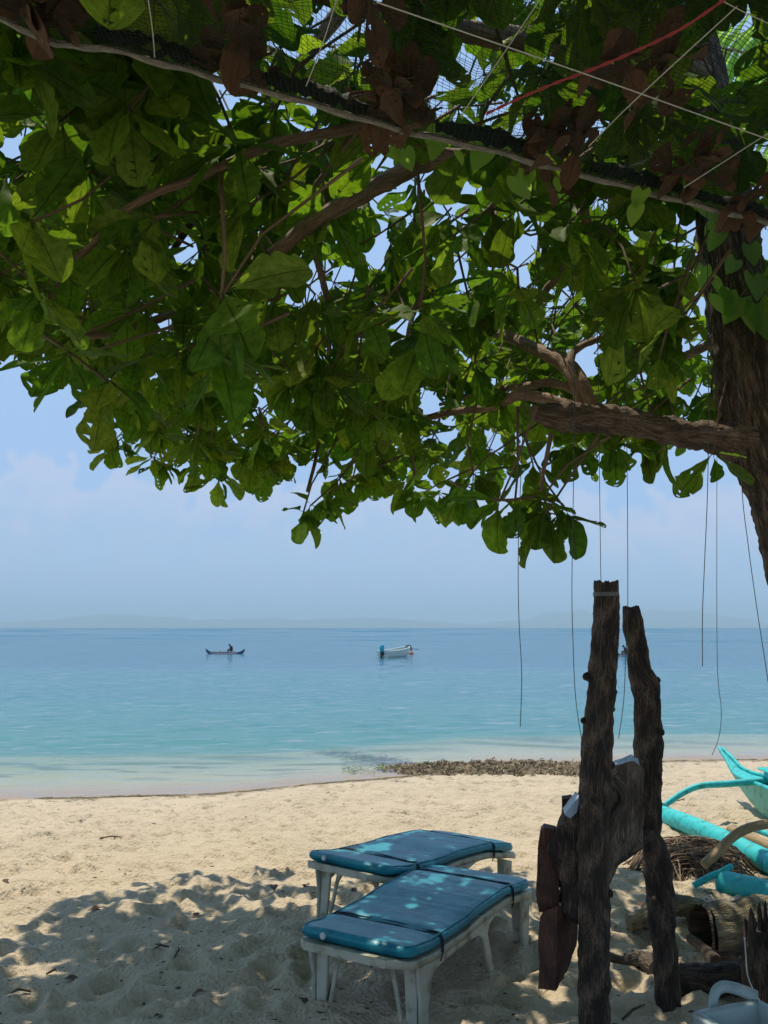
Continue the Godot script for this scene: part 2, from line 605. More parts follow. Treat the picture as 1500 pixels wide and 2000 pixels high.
func materials() -> void:
	var sand := mat("sand", Color.WHITE, 0.95)
	sand.vertex_color_use_as_albedo = true
	var nz := FastNoiseLite.new()
	nz.seed = 9; nz.frequency = 0.35; nz.fractal_octaves = 2
	var wr := RandomNumberGenerator.new()
	wr.seed = 4
	var im := Image.create(512, 512, false, Image.FORMAT_RGBA8)
	for y in 512:
		for x in 512:
			var g := 0.93 + 0.05 * wr.randf() + 0.035 * nz.get_noise_2d(x, y)
			im.set_pixel(x, y, Color(g, g * 0.995, g * 0.985))
	for k in 900:
		var sx := wr.randi() % 510; var sy := wr.randi() % 510
		var g := 0.5 + 0.3 * wr.randf()
		im.set_pixel(sx, sy, Color(g, g * 0.92, g * 0.8))
		if wr.randf() < 0.4: im.set_pixel(sx + 1, sy, Color(g, g * 0.92, g * 0.8))
	sand.albedo_texture = ImageTexture.create_from_image(im)
	sand.normal_enabled = true
	sand.normal_texture = noise_tex(512, 0.06, 21, true, 3.0)
	sand.normal_scale = 1.8
	var water_m := mat("water", Color(0.03, 0.22, 0.27, 0.02), 0.04)
	water_m.transparency = BaseMaterial3D.TRANSPARENCY_ALPHA
	water_m.metallic_specular = 0.39
	water_m.normal_enabled = true
	water_m.normal_texture = noise_tex(512, 0.012, 31, true, 5.0, null, 5)
	water_m.normal_scale = 0.7
	mat("hill", lin(0.06, 0.10, 0.05), 1.0)
	bark("trunk_bark", lin(0.05, 0.038, 0.026), lin(0.38, 0.28, 0.19), 0.95, 1.6, 2)
	bark("limb_bark", lin(0.06, 0.042, 0.03), lin(0.32, 0.23, 0.16), 0.9, 0.7, 3)
	bark("branch_bark", lin(0.16, 0.10, 0.065), lin(0.42, 0.29, 0.19), 0.85, 0.3, 4)
	bark("driftwood_dark", lin(0.02, 0.013, 0.009), lin(0.17, 0.115, 0.075), 0.85, 0.8, 5)
	bark("driftwood_grey", lin(0.09, 0.065, 0.045), lin(0.33, 0.26, 0.19), 0.9, 1.2, 6)
	bark("plank_red", lin(0.045, 0.016, 0.009), lin(0.15, 0.06, 0.034), 0.7, 0.5, 7)
	bark("log_pale", lin(0.10, 0.085, 0.05), lin(0.38, 0.32, 0.20), 0.9, 0.8, 8)
	bark("bamboo", lin(0.26, 0.17, 0.075), lin(0.46, 0.33, 0.17), 0.6, 0.2, 9)
	for k in [["twig_pale", lin(0.30, 0.22, 0.15)], ["twig_dark", lin(0.09, 0.055, 0.035)], ["weed", lin(0.16, 0.125, 0.07)], ["weed_green", lin(0.16, 0.20, 0.04)]]: mat(k[0], k[1], 0.9)
	# leaves: light passes through them
	for k in [["leaf_a", Color(0.45, 0.58, 0.23), Color(0.25, 0.31, 0.13), 1], ["leaf_b", Color(0.38, 0.53, 0.21), Color(0.21, 0.28, 0.12), 2], ["leaf_c", Color(0.56, 0.66, 0.29), Color(0.33, 0.39, 0.17), 3]]:
		var m := mat(k[0], Color.WHITE, 0.6)
		m.albedo_texture = leaf_picture(k[1], k[2], k[3])
		m.backlight_enabled = true
		m.backlight = Color(0.97, 1.0, 0.55)
		m.vertex_color_use_as_albedo = true
		m.metallic_specular = 0.2
	var dry := mat("leaf_dry", Color.WHITE, 0.85)
	dry.albedo_texture = leaf_picture(Color(0.37, 0.25, 0.16), Color(0.20, 0.13, 0.08), 7)
	dry.backlight_enabled = true
	dry.backlight = Color(0.28, 0.16, 0.10)
	dry.vertex_color_use_as_albedo = true
	var ivy := mat("leaf_vine", lin(0.04, 0.085, 0.02), 0.5)
	ivy.backlight_enabled = true
	ivy.backlight = Color(0.8, 1.0, 0.4)
	var palm := mat("palm", lin(0.07, 0.14, 0.03), 0.45)
	palm.backlight_enabled = true
	palm.backlight = Color(0.8, 1.0, 0.4)
	# lounger
	var pl := mat("plastic", lin(0.52, 0.52, 0.44), 0.5)
	pl.albedo_texture = noise_tex(256, 0.02, 41, false, 1.0, ramp([[0.0, Color(0.62, 0.6, 0.52)], [0.45, Color(0.93, 0.93, 0.9)], [1.0, Color(1, 1, 1)]]))
	pl.uv1_triplanar = true
	pl.uv1_scale = Vector3(1.4, 1.4, 1.4)
	var cu := mat("cushion", lin(0.013, 0.275, 0.36), 0.42)
	cu.albedo_texture = noise_tex(512, 0.012, 43, false, 1.0, ramp([[0.0, Color(0.72, 0.76, 0.8)], [0.5, Color(0.93, 0.95, 0.96)], [1.0, Color(1, 1, 1)]]))
	cu.uv1_scale = Vector3(0.8, 0.8, 0.8)
	cu.normal_enabled = true
	cu.normal_texture = noise_tex(512, 0.02, 44, true, 5.0, null, 3)
	cu.normal_scale = 0.3
	cu.metallic_specular = 0.5
	mat("strap", lin(0.006, 0.008, 0.02), 0.7)
	mat("eyelet", lin(0.6, 0.62, 0.6), 0.4)
	var gp := mat("grey_plastic", lin(0.40, 0.47, 0.47), 0.4)
	gp.albedo_texture = noise_tex(256, 0.015, 47, false, 1.0, ramp([[0.0, Color(0.6, 0.62, 0.58)], [0.5, Color(0.92, 0.94, 0.93)], [1.0, Color(1, 1, 1)]]))
	gp.uv1_triplanar = true
	# boats
	for k in [["turquoise", lin(0.02, 0.50, 0.52)], ["sea_green", lin(0.13, 0.47, 0.38)], ["boat_white", lin(0.66, 0.72, 0.66)], ["boat_navy", lin(0.03, 0.07, 0.16)], ["boat_grey", lin(0.25, 0.30, 0.36)]]:
		var m := mat(k[0], k[1], 0.6)
		m.albedo_texture = noise_tex(256, 0.02, 51, false, 1.0, ramp([[0.0, Color(0.62, 0.60, 0.55)], [0.26, Color(0.80, 0.82, 0.80)], [0.42, Color(0.96, 0.97, 0.97)], [1.0, Color(1, 1, 1)]]))
		m.uv1_triplanar = true
		m.uv1_scale = Vector3(2, 2, 2)
	mat("keel_pink", lin(0.42, 0.26, 0.22), 0.7)
	mat("engine_black", lin(0.012, 0.012, 0.014), 0.5)
	mat("engine_cover", lin(0.015, 0.34, 0.42), 0.5)
	mat("boat_inside", lin(0.20, 0.29, 0.40), 0.6)
	mat("buoy_red", lin(0.45, 0.13, 0.09), 0.6)
	mat("skin", lin(0.10, 0.055, 0.035), 0.6)
	mat("shirt", lin(0.02, 0.02, 0.035), 0.8)
	mat("hair", lin(0.008, 0.007, 0.006), 0.7)
	# cords and net
	mat("string_white", lin(0.55, 0.55, 0.48), 0.7)
	mat("string_red", lin(0.36, 0.05, 0.05), 0.7)
	mat("wire_dark", lin(0.05, 0.06, 0.06), 0.6)
	mat("net_green", lin(0.018, 0.035, 0.022), 0.7)
	mat("hem_green", lin(0.01, 0.022, 0.016), 0.9)
	bark("rope_grey", lin(0.34, 0.31, 0.25), lin(0.68, 0.64, 0.55), 0.9, 0.4, 12)
	mat("tape", lin(0.12, 0.12, 0.11), 0.35)
	mat("bag", lin(0.34, 0.42, 0.50), 0.4)
# ---------------------------------------------------------------- objects
func objects() -> void:
	lounger("teal cushioned white plastic sun lounger nearest the camera, in full shade", Vector3(0.27, 0.02, -5.47), atan2(0.853, 0.522), 0.0, 1)
	lounger("teal cushioned white plastic sun lounger behind the nearer one, half in sun", Vector3(0.26, 0.02, -6.70), atan2(0.79, 0.61), -0.075, 2)
	wood_sign()
	beached_boat()
	heap_and_logs()
	grey_chair()
	far_boats()
	wrack()
	wires()

func seat_y(x: float) -> float:                               # height of a lounger's deck along its length
	var P := [[-0.84, 0.335], [-0.72, 0.308], [-0.55, 0.292], [-0.25, 0.296], [0.05, 0.318], [0.32, 0.322], [0.55, 0.295], [0.74, 0.270]]
	for i in P.size() - 1:
		if x <= P[i + 1][0]:
			var t := clampf((x - P[i][0]) / (P[i + 1][0] - P[i][0]), 0.0, 1.0)
			return lerpf(P[i][1], P[i + 1][1], t * t * (3.0 - 2.0 * t))
	return P[-1][1]

func lounger(label: String, where: Vector3, turn: float, tilt: float, s: int) -> void:
	var o := thing("sun_lounger", label, "sun lounger", where, turn, "sun loungers on the sand")
	o.rotation.z = tilt
	o.scale = Vector3(1.08 if s == 1 else 1.13, 1.05, 1.0)
	var W := 0.345
	# deck with a skirt, rounded in plan at the front
	var mb := MB.new()
	var rows := 36
	for i in rows + 1:
		var x := lerpf(-0.85, 0.75, float(i) / rows)
		var w := W
		if x < -0.70: w = W - 0.10 * pow((-0.70 - x) / 0.15, 2.2)
		if x > 0.68: w = W - 0.03 * pow((x - 0.68) / 0.07, 2.0)
		var y := seat_y(x)
		for q in [[-w + 0.03, -0.040], [-w - 0.004, -0.040], [-w - 0.006, -0.008], [-w, 0.0], [w, 0.0], [w + 0.006, -0.008], [w + 0.004, -0.040], [w - 0.03, -0.040]]:
			mb.p(Vector3(x, y + q[1], q[0]))
	for i in rows:
		for k in 7:
			var a := i * 8 + k
			mb.quad(a, a + 8, a + 9, a + 1)
	for e in [0, rows]:
		var a: int = e * 8
		var k := []
		for j in 8: k.append(mb.p(mb.v[a + j]))
		if e == 0: mb.quad(k[1], k[6], k[5], k[2]); mb.quad(k[2], k[5], k[4], k[3])
		else: mb.quad(k[1], k[2], k[5], k[6]); mb.quad(k[2], k[3], k[4], k[5])
	put("frame", mb.mesh(), M.plastic, o)
	# side arches: front leg, rail and splayed middle leg in one moulding
	for sz in [-1.0, 1.0]:
		var arch := PackedVector2Array()
		for q in [[-0.70, 0.270], [-0.665, 0.10], [-0.655, -0.12], [-0.60, -0.12], [-0.585, 0.08], [-0.560, 0.17], [-0.51, 0.205], [-0.40, 0.218], [-0.15, 0.226], [-0.04, 0.222], [0.01, 0.195], [0.155, -0.12], [0.19, -0.12], [0.075, 0.205], [0.10, 0.240], [0.20, 0.280], [-0.10, 0.276], [-0.45, 0.262]]:
			arch.append(Vector2(q[0], q[1]))
		var lb := MB.new()
		lb.slab(arch, 0.026, Transform3D(Basis.IDENTITY, Vector3(0, 0, sz * (W - 0.012))), 0.007)
		put("leg", lb.mesh(), M.plastic, o)
		# front plate and inner brace of that leg
		var fb := MB.new()
		var plate := PackedVector2Array([Vector2(0.0, 0.27), Vector2(0.008, -0.12), Vector2(0.062, -0.12), Vector2(0.082, 0.27)])
		var b := Basis(Vector3(0, 0, -sz), Vector3(0, 1, 0), Vector3(sz, 0, 0))
		fb.slab(plate, 0.022, Transform3D(b, Vector3(-0.650, 0, sz * (W - 0.028))), 0.006)
		put("leg_plate", fb.mesh(), M.plastic, o)
		var br := MB.new()
		var strut := PackedVector2Array([Vector2(0.155, 0.272), Vector2(0.072, -0.12), Vector2(0.090, -0.12), Vector2(0.162, 0.19), Vector2(0.20, 0.250), Vector2(0.215, 0.272)])
		br.slab(strut, 0.020, Transform3D(b, Vector3(-0.655, 0, sz * (W - 0.02))), 0.005)
		put("brace", br.mesh(), M.plastic, o)
		# rear leg: a tapering channel
		var rb := MB.new()
		var rear := PackedVector2Array([Vector2(0.545, 0.250), Vector2(0.572, -0.14), Vector2(0.632, -0.14), Vector2(0.665, 0.22)])
		rb.slab(rear, 0.026, Transform3D(Basis.IDENTITY, Vector3(0, 0, sz * (W - 0.012))), 0.007)
		put("leg", rb.mesh(), M.plastic, o)
		var rp := MB.new()
		rp.slab(PackedVector2Array([Vector2(0.0, 0.225), Vector2(0.012, -0.14), Vector2(0.07, -0.14), Vector2(0.09, 0.225)]), 0.022, Transform3D(b, Vector3(0.642, 0, sz * (W - 0.028))), 0.006)
		put("leg_plate", rp.mesh(), M.plastic, o)
	# cushion
	var cb := MB.new()
	var nn := 72; var ring := 30
	var ys := func(x: float) -> float: return seat_y(x) + 0.003
	var straps := [-0.47, 0.40]
	for i in nn + 1:
		var t := float(i) / nn
		var x := lerpf(-0.80, 0.73, t)
		var endt := minf(t, 1.0 - t) * 1.53                        # metres to the nearer end
		var round_ := sqrt(clampf(1.0 - pow(1.0 - clampf(endt / 0.045, 0.0, 1.0), 2.0), 0.0, 1.0))
		var w: float = (W + 0.004 - 0.045 * pow(clampf(1.0 - endt / 0.11, 0.0, 1.0), 2.0)) 
		var th := 0.068
		for sx in straps: th -= 0.012 * exp(-pow((x - sx) / 0.022, 2.0))
		var h: float = th * (0.25 + 0.75 * round_)
		for k in ring:
			var a := TAU * k / ring
			var cz := signf(cos(a)) * pow(absf(cos(a)), 0.28)
			var sy := signf(sin(a)) * pow(absf(sin(a)), 0.55)
			var z := cz * (w - 0.006 * (1.0 - round_))
			var crease := 0.0
			if sy > 0.2:
				crease = 0.007 * n1.get_noise_3d(x * 9.0 + s * 20.0, z * 2.2, 1.0) + 0.003 * n1.get_noise_3d(x * 24.0, z * 5.0 + s * 9.0, 2.0)
				for sx in straps: crease += 0.005 * exp(-absf(x - sx) / 0.06) * n1.get_noise_3d(x * 30.0, z * 12.0, s)
			var y: float = ys.call(x) + th * 0.5 + h * 0.5 * sy + crease
			cb.p(Vector3(x, y, z + crease * 0.6), Vector2(x, z))
	for i in nn:
		for k in ring:
			var a := i * ring + k; var b := i * ring + (k + 1) % ring
			cb.quad(a, b, b + ring, a + ring)
	for e in [0, nn]:
		var mid := Vector3.ZERO
		for k in ring: mid += cb.v[e * ring + k] / ring
		var m := cb.p(mid, Vector2(mid.x, mid.z))
		for k in ring:
			var a: int = e * ring + k; var b: int = e * ring + (k + 1) % ring
			if e == 0: cb.tri(m, b, a)
			else: cb.tri(m, a, b)
	var cu := put("cushion", cb.mesh(), M.cushion, o)
	# straps: two dark cords over the cushion at each pinch, a loose end by the rail
	for sx in straps:
		for dx in [-0.006, 0.010]:
			var path := []
			var y0: float = ys.call(sx)
			path.append(Vector3(sx + dx, y0 - 0.03, -W - 0.010))
			path.append(Vector3(sx + dx, y0 + 0.036, -W - 0.009))
			for k in 9:
				var z := lerpf(-W + 0.015, W - 0.015, k / 8.0)
				path.append(Vector3(sx + dx + dx * 1.6 * sin(k / 8.0 * PI), y0 + 0.0625 + 0.003 * sin(k * 1.7), z))
			path.append(Vector3(sx + dx, y0 + 0.036, W + 0.009))
			path.append(Vector3(sx + dx - 0.004, y0 - 0.02, W + 0.013))
			if dx > 0: path.append(Vector3(sx - 0.03, y0 - 0.055, W + 0.016))
			var sb := MB.new()
			sb.tube(path, radii(path.size(), 0.004, 0.004), 6)
			put("strap", sb.mesh(), M.strap, cu)
	# piping round the upper seam
	var pp := []
	for sz in [-1.0, 1.0]:
		for i in 31:
			var x: float = lerpf(-0.765, 0.70, i / 30.0 if sz < 0.0 else 1.0 - i / 30.0)
			var e := minf(x + 0.80, 0.73 - x)
			pp.append(Vector3(x, ys.call(x) + 0.0605 - 0.006 * exp(-e / 0.03), -sz * (W - 0.010 - 0.045 * pow(clampf(1.0 - e / 0.11, 0.0, 1.0), 2.0))))
	pp.append(pp[0])
	var pb := MB.new()
	pb.tube(pp, radii(pp.size(), 0.0045, 0.0045), 6, null, 0, 1, false)
	put("piping", pb.mesh(), M.cushion, cu)
	var eb := MB.new()
	var ec := Vector3(-0.806, ys.call(-0.80) + 0.030, -0.16)
	eb.tube([ec + Vector3(0.006, 0, 0), ec + Vector3(-0.004, 0, 0), ec + Vector3(-0.006, 0, 0)], [0.017, 0.017, 0.012], 16)
	put("eyelet", eb.mesh(), M.eyelet, cu)

func outline(pts: Array, zd: float) -> PackedVector2Array:     # photograph outline as metres on the upright plane zd ahead
	var p := PackedVector2Array()
	for q in pts:
		var w := at(q[0], q[1], zd)
		p.append(Vector2(w.x, w.y))
	return p

func chunk(front: PackedVector2Array, zf: float, back: PackedVector2Array, zb: float, noise_amp := 0.012) -> ArrayMesh:
	# a rough solid between two outlines of as many corners
	var mb := MB.new()
	var n := front.size()
	var sub := 5
	var lay := 6
	for l in lay + 1:
		var t := float(l) / lay
		for i in n:
			for k in sub:
				var f := front[i].lerp(front[(i + 1) % n], k / float(sub)); var b := back[i].lerp(back[(i + 1) % n], k / float(sub))
				var q := f.lerp(b, t)
				var w := Vector3(q.x, q.y, lerpf(-zf, -zb, t))
				w += Vector3(n1.get_noise_3d(w.x * 14.0, w.y * 5.0, w.z * 14.0), 0.5 * n1.get_noise_3d(w.y * 14.0, w.z * 9.0, 3.0), n1.get_noise_3d(w.z * 9.0, w.x * 14.0, w.y * 5.0)) * noise_amp * 2.0
				mb.p(w, Vector2((q.x + w.z) * 2.5, q.y * 1.6))
	var m := n * sub
	for l in lay:
		for i in m:
			var a := l * m + i; var b := l * m + (i + 1) % m
			mb.quad(a, b, b + m, a + m)
	for e in [0, lay]:
		var poly := PackedVector2Array()
		for i in m: poly.append(Vector2(mb.v[e * m + i].x, mb.v[e * m + i].y))
		var t := Geometry2D.triangulate_polygon(poly)
		var at0 := mb.v.size()
		for i in m: mb.p(mb.v[e * m + i], mb.uv[e * m + i])
		for i in range(0, t.size(), 3): mb.tri(at0 + t[i], at0 + t[i + 1], at0 + t[i + 2])
	return mb.mesh()

func shift(poly: PackedVector2Array, d: Vector2, k := 1.0) -> PackedVector2Array:
	var mid := Vector2.ZERO
	for q in poly: mid += q / poly.size()
	var o := PackedVector2Array()
	for q in poly: o.append(mid + (q - mid) * k + d)
	return o

func post_mesh(pts: Array, zd: float, s: float) -> MB:
	# pts: [px, py, width in px]
	var path := []; var w := []
	for q in pts:
		path.append(at(q[0], q[1], zd)); w.append(q[2] * 0.5 / F * zd * 0.96)
	var fine := curve(path, 0.022)
	var rad := []
	for q in fine:
		var r: float = w[-1]
		for i in path.size() - 1:
			if q.y <= path[i].y and q.y >= path[i + 1].y:
				r = lerpf(w[i], w[i + 1], (path[i].y - q.y) / maxf(1e-4, path[i].y - path[i + 1].y))
		rad.append(r * (1.0 + 0.08 * n1.get_noise_2d(q.y * 9.0, s)))
	var mb := MB.new()
	mb.tube(fine, rad, 28, n1, 0.22, 14.0, true, 1.0, 1.7)
	# long drying cracks
	for k in 7:
		var a0 := fposmod(k * 2.4 + s, TAU); var wide := 0.10 + 0.05 * (k % 3)
		var t0 := fposmod(k * 0.37 + s * 0.2, 0.7); var t1 := t0 + 0.25 + 0.1 * (k % 4)
		for i in fine.size() * 29:
			var t := float(i / 29) / fine.size()
			if t < t0 or t > t1: continue
			var da := angle_difference(TAU * (i % 29) / 28.0, a0 + 0.5 * n1.get_noise_2d(t * 6.0, k * 3.0 + s))
			var dip := 0.16 * exp(-pow(da / wide, 2.0)) * smoothstep(t0, t0 + 0.06, t) * smoothstep(t1, t1 - 0.06, t)
			mb.v[i] = mb.v[i].lerp(fine[i / 29], dip)
	# rough broken top
	for i in mb.v.size():
		if mb.v[i].y > path[0].y - 0.03: mb.v[i].y += 0.03 * n1.get_noise_3d(mb.v[i].x * 40.0, s, mb.v[i].z * 40.0)
	return mb

func knot(mb: MB, c: Vector3, d: Vector3, r: float) -> void:
	r *= 0.8
	mb.tube([c - d * r * 1.4, c + d * r * 0.1, c + d * r * 0.9, c + d * r * 1.15], [r * 1.3, r * 1.05, r * 0.75, r * 0.3], 9, n1, 0.5, 30.0)

func wood_sign() -> void:
	var o := thing("driftwood_sign", "dark driftwood frame of two rough posts with hanging boards between loungers and turquoise boat", "wooden sign", Vector3.ZERO)
	var p1 := post_mesh([[1183, 1136, 50], [1184, 1165, 52], [1183, 1230, 52], [1179, 1300, 54], [1173, 1370, 54], [1167, 1440, 58], [1164, 1500, 60], [1161, 1570, 56], [1159, 1680, 60], [1160, 1800, 62], [1160, 1900, 58], [1161, 2000, 60], [1163, 2100, 62]], 4.4, 1.0)
	knot(p1, at(1148, 1322, 4.4), Vector3(-1, 0.1, 0.2), 0.028)
	knot(p1, at(1142, 1408, 4.4), Vector3(-1, 0.2, 0.1), 0.022)
	knot(p1, at(1196, 1352, 4.4), Vector3(1, 0.1, 0.1), 0.026)
	knot(p1, at(1194, 1385, 4.4), Vector3(1, -0.1, 0.2), 0.020)
	knot(p1, at(1162, 1563, 4.33), Vector3(0.1, 0.0, 1), 0.022)
	knot(p1, at(1190, 1495, 4.4), Vector3(1, 0.2, 0), 0.03)
	knot(p1, at(1186, 1745, 4.4), Vector3(1, 0.1, 0.1), 0.03)
	put("post", p1.mesh(), M.driftwood_dark, o)
	var p2 := post_mesh([[1232, 1187, 34], [1235, 1215, 40], [1243, 1260, 38], [1250, 1310, 46], [1261, 1340, 56], [1264, 1400, 52], [1267, 1450, 58], [1267, 1520, 52], [1268, 1590, 50], [1268, 1630, 40], [1279, 1660, 50], [1286, 1700, 56], [1290, 1750, 54], [1293, 1800, 48], [1299, 1870, 48], [1303, 1930, 48], [1304, 1985, 46]], 4.95, 5.0)
	knot(p2, at(1280, 1330, 4.95), Vector3(1, 0.3, 0.1), 0.03)
	knot(p2, at(1288, 1430, 4.9), Vector3(1, -0.2, 0.3), 0.028)
	knot(p2, at(1280, 1757, 4.88), Vector3(-0.3, 0.6, 1), 0.024)
	put("post", p2.mesh(), M.driftwood_dark, o)
	# tape round the head of the tall post
	var tb := MB.new()
	var tc := at(1183, 1160, 4.4)
	tb.tube([tc + Vector3(0, -0.012, 0), tc + Vector3(0, 0.008, 0)], [0.0665, 0.0665], 28, n1, 0.2, 14.0, false)
	put("tape", tb.mesh(), M.tape, o)
	# the gnarled slab between the posts
	var g := outline([[1188, 1500], [1215, 1492], [1238, 1487], [1258, 1500], [1256, 1575], [1257, 1655], [1228, 1668], [1207, 1690], [1192, 1722], [1180, 1735], [1172, 1690], [1166, 1640], [1172, 1605], [1186, 1580], [1184, 1540]], 4.62)
	put("gnarled_slab", chunk(g, 4.62, shift(g, Vector2(0.015, -0.01), 0.95), 4.80, 0.014), M.driftwood_grey, o)
	var sp := MB.new()
	sp.tube(curve([at(1196, 1520, 4.62), at(1222, 1560, 4.60), at(1200, 1600, 4.59), at(1185, 1660, 4.60), at(1186, 1720, 4.62)], 0.03), radii(40, 0.03, 0.012), 10, n1, 0.5, 20.0)
	var ar := curve([at(1196, 1520, 4.62), at(1222, 1560, 4.60), at(1200, 1600, 4.59), at(1185, 1660, 4.60), at(1186, 1720, 4.62)], 0.03)
	sp = MB.new()
	sp.tube(ar, radii(ar.size(), 0.032, 0.014), 10, n1, 0.6, 20.0)
	put("gnarled_root", sp.mesh(), M.driftwood_grey, o)
	var bag := outline([[1192, 1502], [1208, 1491], [1226, 1486], [1242, 1479], [1244, 1494], [1222, 1500], [1205, 1508], [1194, 1516]], 4.68)
	put("cap_sheet", chunk(bag, 4.64, shift(bag, Vector2(0.0, 0.004), 0.96), 4.76, 0.006), M.bag, o)
	# left: reddish boards and a pale-faced block behind the tall post
	var b0 := outline([[1098, 1558], [1118, 1556], [1120, 1640], [1098, 1640]], 4.62)
	put("board", chunk(b0, 4.60, shift(b0, Vector2(0.01, 0.0)), 4.68, 0.004), M.plank_red, o)
	var b1 := outline([[1054, 1620], [1061, 1613], [1084, 1619], [1090, 1700], [1090, 1778], [1053, 1780], [1046, 1747], [1047, 1680]], 4.50)
	put("board", chunk(b1, 4.48, shift(b1, Vector2(0.02, 0.0), 0.98), 4.58, 0.004), M.plank_red, o)
	var b2 := outline([[1131, 1552], [1120, 1566], [1101, 1590], [1085, 1622], [1064, 1662], [1084, 1692], [1098, 1735], [1092, 1772], [1120, 1800], [1150, 1800], [1150, 1552]], 4.46)
	put("board", chunk(b2, 4.43, shift(b2, Vector2(0.03, 0.0), 0.94), 4.60, 0.012), M.driftwood_dark, o)
	var cap := outline([[1131, 1552], [1121, 1566], [1103, 1590], [1113, 1598], [1127, 1586], [1131, 1570]], 4.42)
	put("cap_sheet", chunk(cap, 4.415, shift(cap, Vector2(0.0, 0.006), 0.9), 4.50, 0.004), M.bag, o)
	var b3 := outline([[1062, 1780], [1053, 1790], [1052, 1860], [1052, 1931], [1086, 1934], [1088, 1850], [1088, 1770]], 4.40)
	var b3b := outline([[1100, 1772], [1098, 1785], [1098, 1855], [1094, 1900], [1106, 1898], [1126, 1845], [1130, 1755]], 4.62)
	put("board", chunk(b3, 4.40, b3b, 4.62, 0.006), M.plank_red, o)
	# a rail that carries the boards from post to post
	var rb := MB.new()
	var rail := curve([at(1075, 1720, 4.56), at(1120, 1700, 4.58), at(1180, 1690, 4.66), at(1250, 1640, 4.82), at(1275, 1630, 4.93)], 0.04)
	rb.tube(rail, radii(rail.size(), 0.045, 0.035), 10, n1, 0.4, 12.0)
	put("rail", rb.mesh(), M.driftwood_dark, o)

